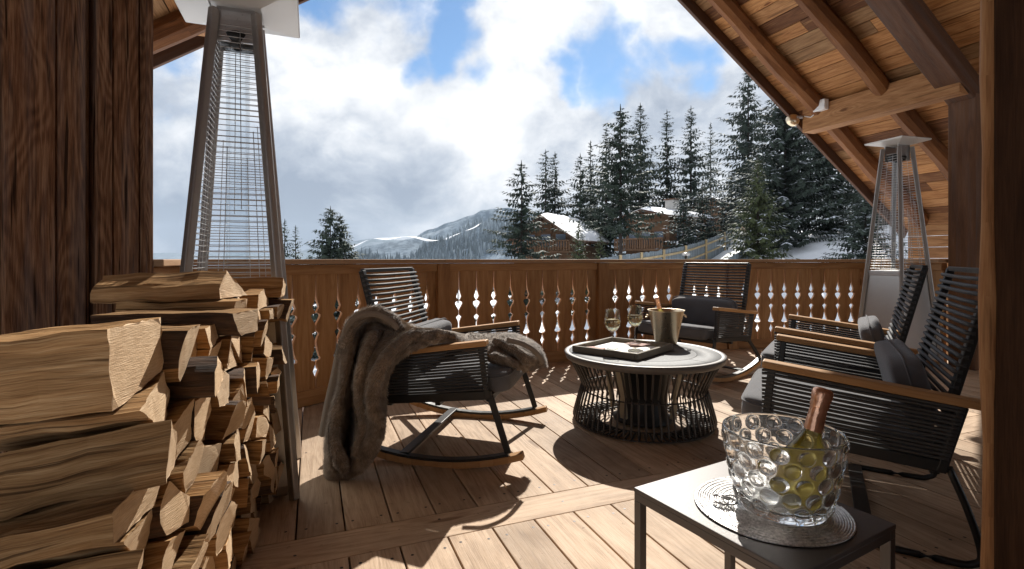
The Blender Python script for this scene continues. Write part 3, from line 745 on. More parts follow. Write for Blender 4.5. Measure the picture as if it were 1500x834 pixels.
b1 = bottle('champagne_bottle', 'clear champagne bottle with copper foil leaning in the crystal bowl', V3(.728, 1.325, .486), rotm(math.radians(-2), math.radians(16), 0), 1.27, k=.58)
p = MB()
ring = lambda c, r, ax, n=28: [V3(*c) + ax @ Vector((r * math.cos(2 * PI * k / n), r * math.sin(2 * PI * k / n), 0)) for k in range(n + 1)]
p.tube(ring((0, 0, .006), .024, rotm(.1, .05, 0)), .0028, 8, False); p.tube(ring((.016, -.012, .011), .017, rotm(.3, -.2, 0)), .0028, 8, False)
p.tube(ring((.002, -.004, .013), .014, rotm(-.2, .35, 0)), .0025, 8, False); p.tube([(-.02, .01, .012), (0, 0, .017), (.026, -.018, .012)], .0028, 8)
o = p.build('cork_cage', steel); o.location = atz(1058, 735, .460); tag(o, 'twisted silver wire cork cage lying on the placemat beside the crystal bowl', 'cork cage')

# ------------------------------------------------------------------ firewood: every log its own object
Q, PX = V3(-.2216, .975, 0), V3(.975, .2216, 0); O0 = V3(-.80, 1.13, 0)
def clip(poly, nx, ny, c):
    out = []
    for (a, b) in zip(poly, poly[1:] + poly[:1]):
        da, db = a[0] * nx + a[1] * ny - c, b[0] * nx + b[1] * ny - c
        if da <= 0: out.append(a)
        if da * db < 0:
            t = da / (da - db); out.append((a[0] + (b[0] - a[0]) * t, a[1] + (b[1] - a[1]) * t))
    return out
rl = random.Random(21)
rows, sites = 9, []
for r in range(rows):
    v = .02 + rl.uniform(-.04, .03); k = 0
    while v < 1.27:
        w = interp(.165, .076, min(1, v / .95)) * rl.uniform(.55, 1.45)
        sites.append((v + w / 2, .055 + r * .103 + rl.uniform(-.042, .042), r, k)); v += w; k += 1
ORD = ['first', 'second', 'third', 'fourth', 'fifth', 'sixth', 'seventh', 'eighth', 'ninth', 'tenth', 'eleventh', 'twelfth', 'thirteenth', 'fourteenth', 'fifteenth']
cnt = {}
for s in sites: cnt[s[2]] = max(cnt.get(s[2], 0), s[3] + 1)
def logmesh(poly, L, off, base, tilt, kinds, endt, rnd):
    """split billet: polygon across, pushed back along -PX, a little ragged"""
    p = MB(); n = len(poly); cx = sum(a for a, b in poly) / n; cz = sum(b for a, b in poly) / n
    fine = []
    for i in range(n):
        a, b = poly[i], poly[(i + 1) % n]; k = max(1, int(math.hypot(b[0] - a[0], b[1] - a[1]) / .017))
        for j in range(k):
            t = j / k; bow = .010 * math.sin(t * PI) if kinds[i] == 1 else 0
            nx, nz = (b[1] - a[1]), -(b[0] - a[0]); q = math.hypot(nx, nz) + 1e-6
            fine.append((interp(a[0], b[0], t) + nx / q * bow, interp(a[1], b[1], t) + nz / q * bow, kinds[i]))
    st = 9; m = len(fine); ou = rnd.uniform(0, 30); seed = rnd.uniform(0, 99)
    sk0, sk1 = rnd.uniform(-.28, .28), rnd.uniform(-.28, .28); yaw = rnd.uniform(-.09, .09); ua = rnd.uniform(0, 6.3); ud = rnd.uniform(.04, .11); uo = (ud * math.cos(ua), ud * math.sin(ua))
    for i in range(st):
        t = i / (st - 1); l = -L * t; tw = 1 - .10 * t * rnd.uniform(.3, 1)
        for ix, (a, b, kd) in enumerate(fine):
            jit = .0015 if i == 0 else .006
            rg = (.0034 if kd == 0 else .0015) * (((math.sin(ix * 127.1 + seed * 31.7) * 43758.5) % 1.0) * 2 - 1) * (1 if i else .7); dd = math.hypot(a - cx, b - cz) + 1e-5; a += (a - cx) / dd * rg; b += (b - cz) / dd * rg
            x = cx + (a - cx) * tw + mnoise.noise(Vector((a * 20, b * 20, t * 4 + seed))) * (jit * 1.6)
            z = cz + (b - cz) * tw + mnoise.noise(Vector((a * 20, b * 20, t * 4 + seed + 50))) * (jit * 1.6)
            e = (off + sk0 * (a - cx) + sk1 * (b - cz)) + .005 * (((math.sin(ix * 91.3 + seed * 17) * 4375.5) % 1.0) - .5) if i in (0, st - 1) else off
            p.v.append(base + Q * (x + yaw * l) + PX * (l + e) + Vector((0, 0, z + tilt * l)))
    for i in range(st - 1):
        for k in range(m):
            k2 = (k + 1) % m; u0, u1 = L * i / (st - 1) + ou, L * (i + 1) / (st - 1) + ou; v0, v1 = k * .03 + ou, (k + 1) * .03 + ou
            p.face([i * m + k, i * m + k2, (i + 1) * m + k2, (i + 1) * m + k], [(u0, v0), (u0, v1), (u1, v1), (u1, v0)], endt, fine[k][2], False)
    for e, i in ((0, 0), (1, st - 1)):
        q = [i * m + k for k in range(m)]; uvs = [(a - cx + uo[0], b - cz + uo[1]) for a, b, _ in fine]
        if e == 0: q = q[::-1]; uvs = uvs[::-1]
        p.face(q, uvs, endt, 2)
    return p.build('split_log', [split_w, bark_m, cut_m])
def logthing(o, lab): tag(o, lab, 'log', 'split logs in the firewood stack')
for (sx, sz_, r, k) in sites:
    top = .925 + .035 * math.sin(sx * 9 + 1); near = -.03 + .05 * math.sin(r * 2.3)
    poly = [(near, 0), (1.30, 0), (1.30, top), (near, top)]
    for (ox, oz, _, _) in sites:
        if (ox, oz) == (sx, sz_): continue
        dx, dz = ox - sx, oz - sz_
        if dx * dx + dz * dz > .16: continue
        poly = clip(poly, dx, dz, dx * (sx + ox) / 2 + dz * (sz_ + oz) / 2)
        if len(poly) < 3: break
    if len(poly) < 3: continue
    # merge short edges, keep a split-wood outline
    ch = True
    while ch and len(poly) > 3:
        ch = False
        for i in range(len(poly)):
            a, b = poly[i], poly[(i + 1) % len(poly)]
            if math.hypot(a[0] - b[0], a[1] - b[1]) < (.046 if len(poly) > 4 else .032):
                poly[i] = ((a[0] + b[0]) / 2, (a[1] + b[1]) / 2); del poly[(i + 1) % len(poly)]; ch = True; break
    cx = sum(a for a, b in poly) / len(poly); cz = sum(b for a, b in poly) / len(poly)
    g = .0035; poly = [(cx + (a - cx) * (1 - g / max(.02, math.hypot(a - cx, b - cz)) * 1.6), max(.001, cz + (b - cz) * (1 - g / max(.02, math.hypot(a - cx, b - cz)) * 1.6))) for a, b in poly]
    kinds = [1 if rl.random() < (.10 if sx < .22 else .3) else 0 for _ in poly]
    off = rl.uniform(-.055, .035) + (.03 if rl.random() < .15 else 0)
    o = logmesh(poly, rl.uniform(.35, .40), off, O0, rl.uniform(.04, .2) if sx < .22 else rl.uniform(-.05, .05), kinds, rl.random(), rl)
    shp = {3: 'triangular', 4: 'four-sided', 5: 'five-sided', 6: 'six-sided'}.get(len(poly), 'many-sided')
    logthing(o, f'{shp} split log, {ORD[cnt[r] - 1 - k]} from the heater in the {ORD[r]} layer above the deck')
for (poly, L, off, v0, lab) in (([(0, 0), (.17, .005), (.11, .08), (.03, .06)], .42, -.02, 1.02, 'long flat split log lying on top of the stack right before the heater'),
                               ([(0, 0), (.10, .0), (.12, .05), (.05, .085)], .40, .03, 1.21, 'short split log jutting out on top of the stack beside the heater leg'),
                               ([(0, 0), (.19, .0), (.10, .10), (.03, .05)], .38, -.06, .70, 'pale broad split log lying on top in the middle of the stack')):
    zt = .925 + .035 * math.sin((v0 + .08) * 9 + 1) + .002
    o = logmesh([(a + v0, b + zt) for a, b in poly], L, off, O0, rl.uniform(-.02, .02), [0] * 4, rl.random(), rl); logthing(o, lab)

# ------------------------------------------------------------------ fur throw over the rocking chair
def sheet(ctrl, nu, nv):
    rows = [catmull([at(*q) if len(q) == 3 and q[2] > 0 else q for q in row], nu) for row in ctrl]
    cols = [catmull([r[j] for r in rows], nv) for j in range(len(rows[0]))]
    return [[cols[j][i] for j in range(len(cols))] for i in range(len(cols[0]))]
hang = [  # rows from the back of the chair down to the deck; columns from the rear edge to the arm
    [(536, 462, 3.02), (546, 454, 3.00), (566, 459, 2.98), (588, 470, 2.97), (604, 482, 2.97), (622, 492, 2.98)],
    [(519, 468, 2.86), (536, 459, 2.80), (556, 464, 2.78), (577, 473, 2.80), (596, 484, 2.77), (640, 488, 2.80)],
    [(509, 490, 2.80), (521, 488, 2.68), (533, 494, 2.78), (550, 500, 2.65), (590, 502, 2.61), (632, 500, 2.66)],
    [(501, 522, 2.80), (510, 520, 2.63), (523, 528, 2.81), (537, 532, 2.61), (556, 536, 2.56), (582, 530, 2.64)],
    [(494, 562, 2.79), (502, 564, 2.60), (519, 572, 2.82), (534, 572, 2.62), (547, 576, 2.54), (566, 566, 2.63)],
    [(484, 606, 2.76), (492, 612, 2.57), (513, 618, 2.76), (532, 616, 2.58), (551, 612, 2.51), (566, 596, 2.62)],
    [(477, 640, 2.72), (484, 652, 2.53), (506, 660, 2.69), (528, 652, 2.53), (548, 640, 2.49), (563, 620, 2.60)],
    [(477, 672, 2.68), (484, 684, 2.55), (505, 688, 2.58), (525, 680, 2.54), (541, 664, 2.54), (557, 642, 2.62)],
    [(478, 698, 2.64), (487, 703, 2.58), (502, 704, 2.59), (519, 696, 2.58), (534, 682, 2.60), (551, 660, 2.66)]]
seat = [  # from over the near arm across the seat to the front edge
    [(560, 476, 2.86), (578, 492, 2.70), (585, 505, 2.64), (580, 520, 2.63)],
    [(600, 478, 2.90), (612, 488, 2.76), (622, 499, 2.66), (600, 509, 2.64)],
    [(640, 486, 2.98), (650, 491, 2.86), (655, 497, 2.78), (640, 502, 2.72)],
    [(690, 492, 3.12), (694, 500, 2.98), (696, 510, 2.88), (690, 520, 2.82)],
    [(735, 490, 3.22), (738, 500, 3.06), (736, 516, 2.94), (726, 534, 2.88)],
    [(762, 492, 3.24), (768, 506, 3.08), (764, 524, 2.95), (748, 540, 2.92)],
    [(784, 504, 3.22), (790, 518, 3.10), (786, 530, 3.02), (762, 541, 2.96)],
    [(795, 528, 3.20), (800, 536, 3.12), (790, 537, 3.04), (768, 543, 2.99)]]
p = MB(); rnd = random.Random(5)
def furry(ctrl, nu, nv, thick, tufts, seed, lenf):
    G = sheet(ctrl, nu, nv); n, m = len(G), len(G[0])
    N = [[None] * m for _ in range(n)]
    for i in range(n):
        for j in range(m):
            a = G[min(i + 1, n - 1)][j] - G[max(i - 1, 0)][j]; b = G[i][min(j + 1, m - 1)] - G[i][max(j - 1, 0)]
            q = a.cross(b); q.normalize(); N[i][j] = q if q.y < 0 or abs(q.y) < .3 and q.z > 0 else -q
    def off(i, j, d):
        s = i / (n - 1); c = j / (m - 1)
        k = .014 * mnoise.noise(Vector((c * 5, s * 7, seed))) + .034 * mnoise.noise(Vector((c * 3.6 + 7, s * 1.7, seed))) + .004 * mnoise.noise(Vector((c * 22, s * 34, seed)))
        ed = min(1, min(s, 1 - s) * 12, min(c, 1 - c) * 8)
        return G[i][j] + N[i][j] * (k * ed + d * ed)
    A = [[off(i, j, thick) for j in range(m)] for i in range(n)]; B = [[off(i, j, -thick) for j in range(m)] for i in range(n)]
    p.grid(A, .35, 0); p.grid(B, .3, 1, flip=True)
    for k in range(tufts):
        i, j = rnd.randrange(n - 1), rnd.randrange(m - 1); u, v = rnd.random(), rnd.random()
        a = A[i][j].lerp(A[i + 1][j], u).lerp(A[i][j + 1].lerp(A[i + 1][j + 1], u), v)
        d = (A[i + 1][j] - A[i][j]).normalized(); nn = N[i][j]
        w = d.cross(nn) * rnd.uniform(.0014, .0026)
        cl = mnoise.noise(a * 34) * .5
        tip = a + (d * (.7 + cl) + nn * rnd.uniform(.35, .9) + d.cross(nn) * (rnd.uniform(-.5, .5) + cl)).normalized() * rnd.uniform(.5, 1.0) * lenf + Vector((0, 0, -.002))
        b0 = len(p.v); p.v.extend([a - w, a + w, tip]); p.face([b0, b0 + 1, b0 + 2], [(0, 0)] * 3, .5 + .5 * mnoise.noise(a * 30) + rnd.uniform(-.2, .3), 0, True)
    return A
def furroll(path, r0, r1, tufts, lenf, seed):
    c = catmull([at(*q) for q in path], 8); n = 14; L = len(c); b0 = len(p.v)
    pts = []
    for i, q in enumerate(c):
        t = (c[min(i + 1, L - 1)] - c[max(i - 1, 0)]).normalized(); a = t.cross(Vector((0, 1, .2))).normalized(); d = a.cross(t); r = interp(r0, r1, i / (L - 1)) * min(1, .35 + 5 * min(i, L - 1 - i) / L)
        pts.append([q + a * math.cos(2 * PI * k / n) * r * 1.15 + d * math.sin(2 * PI * k / n) * r * .8 + (q - q) for k in range(n)])
    for i, row in enumerate(pts):
        for k in range(n): row[k] = row[k] + (row[k] - c[i]) * .35 * mnoise.noise(row[k] * 16 + Vector((seed, 0, 0)))
    p.grid(pts, .35, 0, True, True)
    for _ in range(tufts):
        i, k = rnd.randrange(L - 1), rnd.randrange(n); a = pts[i][k].lerp(pts[i + 1][k], rnd.random()).lerp(pts[i][(k + 1) % n], rnd.random() * .8)
        t = (c[i + 1] - c[i]).normalized(); nn = (pts[i][k] - c[i]).normalized(); w = t.cross(nn) * rnd.uniform(.0014, .0026); cl = mnoise.noise(a * 34) * .5
        tip = a + (t * (.7 + cl) + nn * rnd.uniform(.4, 1.0) + t.cross(nn) * rnd.uniform(-.6, .6)).normalized() * rnd.uniform(.5, 1.1) * lenf
        b0 = len(p.v); p.v.extend([a - w, a + w, tip]); p.face([b0, b0 + 1, b0 + 2], [(0, 0)] * 3, .55 + .5 * mnoise.noise(a * 30) + rnd.uniform(-.2, .3), 0, True)
furroll([(499, 545, 2.66), (508, 500, 2.65), (522, 472, 2.66), (545, 459, 2.70), (568, 468, 2.72), (590, 484, 2.70)], .030, .038, 6000, .022, 1)
furroll([(668, 494, 2.80), (630, 492, 2.70), (592, 500, 2.60), (566, 524, 2.53), (549, 560, 2.50), (547, 600, 2.48), (558, 625, 2.50)], .03, .032, 7000, .022, 5)
furroll([(560, 484, 2.68), (545, 500, 2.60), (533, 530, 2.57), (526, 580, 2.58), (533, 625, 2.52), (520, 668, 2.50)], .026, .026, 6000, .022, 9)
furroll([(497, 580, 2.58), (490, 625, 2.54), (493, 660, 2.50), (505, 690, 2.53)], .028, .024, 4000, .022, 13)
furroll([(722, 498, 2.96), (750, 512, 2.93), (770, 526, 2.92), (792, 531, 2.98)], .028, .02, 3000, .02, 17)
furroll([(716, 522, 2.86), (735, 528, 2.85), (758, 536, 2.88)], .024, .02, 2000, .02, 21)
A = furry(hang, 7, 6, .014, 42000, 3.1, .026)
furry(seat, 7, 6, .014, 20000, 8.7, .024)
# suede hem: the turned edge that shows along the rear and over the top
hems = []
def band(path, w, dy):
    hem = MB(); hems.append(hem); c = catmull([at(*q) for q in path], 8); P = [[], [], []]
    for i, q in enumerate(c):
        t = (c[min(i + 1, len(c) - 1)] - c[max(i - 1, 0)]).normalized(); s_ = t.cross(Vector((0, 1, 0))).normalized()
        for j, f in enumerate((-1, 0, 1)): P[j].append(q + s_ * w * f + Vector((0, dy if j != 1 else -.006, 0)))
    hem.grid(P)
    hem.tube(P[0], .004, 6)
band([(471, 640, 2.66), (479, 596, 2.66), (489, 552, 2.65), (497, 514, 2.64), (507, 484, 2.62)], .022, .012)
band([(503, 487, 2.60), (514, 470, 2.60), (531, 461, 2.62), (552, 461, 2.645), (572, 471, 2.65), (583, 482, 2.64)], .013, .006)
band([(742, 498, 2.90), (765, 504, 2.88), (785, 516, 2.90), (797, 533, 2.96)], .012, .006)
fo = p.build('fur_throw', [fur_m, lining_m]); tag(fo, 'long brown faux fur throw draped over the rocking chair and down to the deck', 'throw')
for h_ in hems: h_.build('hem', lining_m, fo)
# ------------------------------------------------------------------ snow ground and hills
def gz(x, y):
    g = -6 + 9.7 * sm(-15, 29, x)
    g = interp(-4.2, g, sm(9, 30, y))
    if y > 75: g -= (y - 75) ** 1.0 * .35 * (1 - .75 * sm(0, 40, x))
    return g + .35 * mnoise.noise(Vector((x * .13, y * .13, 0))) + .12 * mnoise.noise(Vector((x * .6, y * .6, 4)))
xs = [-140 + 280 * (k / 110) for k in range(111)]; ys = [-8 + 150 * (k / 110) ** 1.35 for k in range(111)]
p = MB(); p.grid([[(x, y, gz(x, y)) for x in xs] for y in ys], .5, flip=True); o = p.build('snowy_ground', snow_m); tag(o, kind='structure')
p = MB(); p.grid([[(x, y, -45 - .01 * y) for x in (-2900, -1000, 0, 1000, 2900)] for y in (-180, 0, 140, 1000, 4200)], .2, flip=True); o = p.build('valley_ground', snow_m); tag(o, kind='structure')
def ridge(name, pts, D, back, toe, depth, mat, rough, seed, streak=None):
    """hillside: crest given as bearings, falling to a toe nearer the viewer"""
    p = MB(); n, m = 150, 46; P = []
    for i in range(m + 1):
        t = i / m; row = []
        for k in range(n + 1):
            px = interp(pts[0][0], pts[-1][0], k / n)
            for (a, b) in zip(pts, pts[1:]):
                if a[0] <= px <= b[0] or b is pts[-1]:
                    if px <= b[0]: py = interp(a[1], b[1], sm(0, 1, (px - a[0]) / (b[0] - a[0]))); break
            c = at(px, py, D); y = D - depth * t + (back * (1 - t * 4) if t < .25 and back else 0)
            x = c.x * (1 - .12 * t); z = interp(c.z, toe, t ** .85)
            z += rough * mnoise.fractal(Vector((x * 5 / D + seed, t * 4, seed)), 1.0, 2.0, 5) * (1 if 0 < i else .5)
            row.append((x, D - depth * t, z))
        P.append(row)
    p.grid(P, .0, smooth=True, flip=True)
    o = p.build(name, mat); return tag(o, kind='structure'), P
far_m = slope_mat('far_wooded_slope', (.10, .15, .19), (.2, .25, .3), (.74, .79, .86), .40, .012)  # tree tones blued, so the colour itself carries haze
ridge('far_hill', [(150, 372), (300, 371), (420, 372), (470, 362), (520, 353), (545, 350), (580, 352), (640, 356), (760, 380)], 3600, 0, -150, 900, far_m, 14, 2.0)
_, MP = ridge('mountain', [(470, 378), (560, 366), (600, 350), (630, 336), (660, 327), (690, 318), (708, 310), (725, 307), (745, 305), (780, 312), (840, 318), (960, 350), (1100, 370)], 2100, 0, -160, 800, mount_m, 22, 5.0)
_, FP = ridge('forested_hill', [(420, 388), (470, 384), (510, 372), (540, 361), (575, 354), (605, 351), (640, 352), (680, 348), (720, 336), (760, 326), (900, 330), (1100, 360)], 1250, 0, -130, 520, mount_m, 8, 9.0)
# ski run, a snowy strip laid up the shoulder between the woods
p = MB(); run = [(512, 366, 1215), (545, 353.5, 1225), (575, 351, 1228), (610, 349.5, 1228), (640, 355, 1215), (660, 349, 1500), (690, 337, 1800), (706, 328, 1950)]
c = catmull([at(*q) for q in run], 6); p.grid([[q + V3(0, -12, 4), q + V3(0, -24, .5 - 2.5 * math.sin(i * .7))] for i, q in enumerate(c)]); o = p.build('ski_run', snow_m); tag(o, kind='structure')
# far woods: thousands of small spires on the slopes, one mass
rt = random.Random(11)
def woods(P, n, h, tmin, tmax, keep):
    p = MB()
    for _ in range(n):
        i = rt.uniform(tmin, tmax) * (len(P) - 2); j = rt.uniform(0, len(P[0]) - 2); q = Vector(P[int(i)][int(j)]).lerp(Vector(P[int(i) + 1][int(j) + 1]), i % 1)
        if mnoise.noise(q * keep) < -.18: continue
        s = h * rt.uniform(.6, 1.25); r = s * .17; b = len(p.v); a0 = rt.random()
        p.v.append(q + V3(0, 0, s))
        for k in range(5): p.v.append(q + V3(r * math.cos(a0 + k * 1.257), r * math.sin(a0 + k * 1.257), -s * .1))
        tn = rt.random()
        for k in range(5): p.face([b, b + 1 + k, b + 1 + (k + 1) % 5], [(0, 0)] * 3, tn)
    return p
fw = NT('far_spruce'); fw.bsdf(fw.ramp(fw.tint(), [(0, (.04, .065, .08)), (.6, (.09, .125, .145)), (1, (.25, .30, .34))]), .9); fw = fw.m  # frosted trees with haze blue mixed into their colour
o = woods(FP, 9000, 17, 0.0, .75, .006).build('far_forest', fw); tag(o, 'frosted forest covering the far hillside, haze blue put into its colour', 'forest', kind='stuff')
o = woods(MP, 9000, 22, .08, .8, .004).build('far_forest', fw); tag(o, 'frosted forest thinning out towards the snowy mountain top', 'forest', kind='stuff')

# ------------------------------------------------------------------ spruces
def spruce(name, label, px, ytop, D, wpx, mat, seed, base=None, crown=.02, dens=1.0, droop=.35, ragged=.25, cat='tree', trunkr=None, lean=0.0):
    """px: bearing of the trunk, ytop: row of its tip, wpx: crown width in the photograph at distance D"""
    rd = random.Random(seed); wpx *= 1.36; tip = at(px, ytop, D); g = gz(tip.x, tip.y) if base is None else base
    Ht = tip.z - g; Rm = wpx / F * D / 2
    t = thing(name, label, cat, V3(tip.x, tip.y, g), rd.uniform(0, 6))
    tr = trunkr or Ht * .011 + .03
    p = MB(); p.tube([(0, 0, Ht * k / 9) for k in range(10)], [tr * (1 - k / 9.3) + .008 for k in range(10)], 8); p.build('trunk', trunk_m, t)
    p = MB(); tw = .40 * D / 32; step = max(Ht / 80, tw * .5) / dens ** .5; z = Ht * crown; 
    def blade(a, d, s, L, W, tn):
        b = len(p.v); p.v.extend([a, a + d * L * .4 + s * W, a + d * L, a + d * L * .45 - s * W]); p.face([b, b + 1, b + 2, b + 3], [(0, 0)] * 4, tn)
    while z < Ht * .985:
        f = (z / Ht - crown) / (1 - crown)
        rad = Rm * min(1, f * 9 + .35) * (1 - f) ** .84 * (1 + .10 * math.sin(z * 2.1 + seed)) + .03 * Rm
        nb = 6 if f < .7 else 5; a0 = rd.uniform(0, 6)
        for k in range(nb):
            if rd.random() < ragged * .45: continue
            a = a0 + 2 * PI * k / nb + rd.uniform(-.3, .3); L = rad * rd.uniform(1 - ragged * 1.3, 1 + ragged * .55)
            dr = droop * (1 - f) * rd.uniform(.7, 1.3) + .02
            dx, dy = math.cos(a), math.sin(a); zb = z + rd.uniform(-.5, .5) * step
            ns = max(3, int(L / (tw * .5))); tn0 = rd.random()
            side = Vector((-dy, dx, 0))
            for q in range(1, ns + 1):
                s = q / ns; r = L * s
                pt = Vector((dx * r, dy * r, zb - dr * L * (s - .55 * s * s) * 1.3 + .10 * L * s * s))
                tl = min(L * .42 * (1.15 - .6 * s) + .04 * Rm, tw) * rd.uniform(.7, 1.3); w = tl * .2
                fw_ = Vector((dx, dy, -.25)).normalized()
                tn = min(1, max(0, tn0 * .5 + rd.uniform(0, .5)))
                for sg in (-1, 1):
                    d = (fw_ * .75 + side * sg * rd.uniform(.55, 1.0) + Vector((0, 0, rd.uniform(-.35, .02)))).normalized()
                    n_ = d.cross(Vector((0, 0, 1))).normalized()
                    blade(pt, d, n_, tl, w, tn)
                d = (Vector((dx * .3, dy * .3, -1)) + side * rd.uniform(-.5, .5)).normalized(); blade(pt, d, side, tl * .75, w * 1.1, tn * .7)
            blade(pt, fw_, side, min(tw, L * .3 + .04 * Rm), min(tw, L * .3) * .2, tn0)
        z += step * (1.0 - .35 * f)
    for k in range(3): blade(Vector((0, 0, Ht * .95)), Vector((.02 * k, 0, 1)), Vector((math.cos(k), math.sin(k), 0)), Ht * .055, Ht * .004, .5)
    p.build('crown', ndl[mat], t); return t
G = 'spruces on the slope'
trees = [
 ('spruce_tree', 'narrow spruce just right of the left heater above the railing', 417, 321, 42, 52, 0, 1, -6, .02, 1.0, .35, .3),
 ('spruce_tree', 'shorter narrow spruce paired close by right of the heater', 433, 330, 43, 50, 0, 2, -6, .02, 1.0, .35, .3),
 ('spruce_tree', 'lone broad spruce with taller tip before the far hills', 484, 302, 38, 118, 0, 3, -6, .02, 1.2, .4, .3),
 ('spruce_tree', 'second spruce merging on the right of the lone broad one', 498, 313, 38.6, 96, 0, 4, -6, .02, 1.0, .4, .3),
 ('spruce_tree', 'dark spruce left of the balcony chalet with long drooping boughs', 764, 235, 40, 112, 0, 5, None, .02, .85, .6, .5),
 ('spruce_tree', 'thin spruce with one of twin trunks behind the balcony chalet', 799, 219, 62, 72, 0, 6, None, .1, .8, .4, .5),
 ('spruce_tree', 'thin spruce beside its twin, rising behind the balcony chalet roof', 813, 222, 63, 66, 0, 7, None, .1, .8, .4, .5),
 ('spruce_tree', 'slim spruce between the twin trunks and the tall bare-trunked one', 850, 224, 60, 66, 0, 8, None, .05, 1.0, .4, .35),
 ('spruce_tree', 'slim pointed spruce close behind the bare-trunked one on its left', 865, 206, 64, 54, 0, 9, None, .05, 1.0, .4, .3),
 ('pine_tree', 'tall ragged conifer with bare lower trunk between the two chalets', 909, 153, 34, 104, 0, 10, None, .34, 1.0, .5, .55),
 ('spruce_tree', 'tall spruce directly right of the ragged conifer', 938, 151, 58, 66, 0, 12, None, .05, 1.0, .4, .35),
 ('spruce_tree', 'dark narrow spruce above the flat chimney chalet', 977, 160, 60, 58, 0, 13, None, .05, .95, .35, .4),
 ('spruce_tree', 'tall spruce with snowy boughs above the pair of small spruces', 1012, 155, 58, 68, 1, 14, None, .05, .95, .45, .4),
 ('spruce_tree', 'thin faint spruce far behind in the gap left of the tallest spruce', 1041, 180, 80, 44, 1, 15, None, .05, .9, .4, .35),
 ('spruce_tree', 'tallest pale frosted spruce left of the roof edge', 1096, 98, 48, 100, 1, 16, None, .12, 1.0, .5, .55),
 ('spruce_tree', 'dense snow-dusted spruce touching the roof edge', 1150, 118, 32, 150, 1, 17, None, .02, 1.9, .45, .2),
 ('spruce_tree', 'dark dense spruce under the purlin end', 1212, 150, 34, 150, 0, 18, None, .1, 1.9, .45, .25),
 ('spruce_tree', 'dark spruce deep in shade behind the right heater', 1275, 190, 40, 120, 0, 26, None, .05, 1.5, .45, .25),
 ('small_spruce', 'small snowy spruce left of the right heater', 1268, 268, 24, 92, 1, 19, None, .02, 1.3, .5, .3),
 ('small_spruce', 'yellow-green sunlit spruce at the foot of the dense one', 1110, 232, 27, 74, 2, 20, None, .02, 1.5, .5, .3),
 ('small_spruce', 'bushy green spruce in front of the balcony chalet', 848, 326, 30, 60, 2, 21, -2.6, .02, 1.4, .45, .3),
 ('small_spruce', 'wide low spruce beside the bare trunk in front of the balcony chalet', 880, 336, 29, 48, 2, 22, -2.6, .02, 1.3, .45, .3),
 ('small_spruce', 'snow-dusted young spruce right of the flat chimney chalet', 1001, 272, 40, 56, 1, 23, None, .02, 1.2, .5, .3),
 ('small_spruce', 'dark young spruce between the snow-dusted young one and the fence top', 1029, 268, 43, 50, 0, 24, None, .02, 1.2, .5, .3),
 ('small_spruce', 'dark spruce filling the gap at the upper end of the fence', 1072, 250, 52, 56, 0, 25, None, .02, 1.2, .45, .3),
 ('spruce_tree', 'spruce half hidden behind the left side of the ragged conifer', 888, 186, 52, 64, 0, 27, None, .05, 1.0, .4, .35),
]
for a in trees:
    t = spruce(*a); t['group'] = G
# tiny spires poking above the rail
for px, y, lab in ((671, 362, 'tiny far spruce spire above the railing, alone left of a pair'), (682, 367, 'tiny far spruce spire above the railing, left of the pair'), (687, 366, 'tiny far spruce spire above the railing, right of the pair')):
    t = spruce('spruce_tree', lab, px, y, 120, 6, 0, px, -22, .02, .6, .3, .3); t['group'] = G

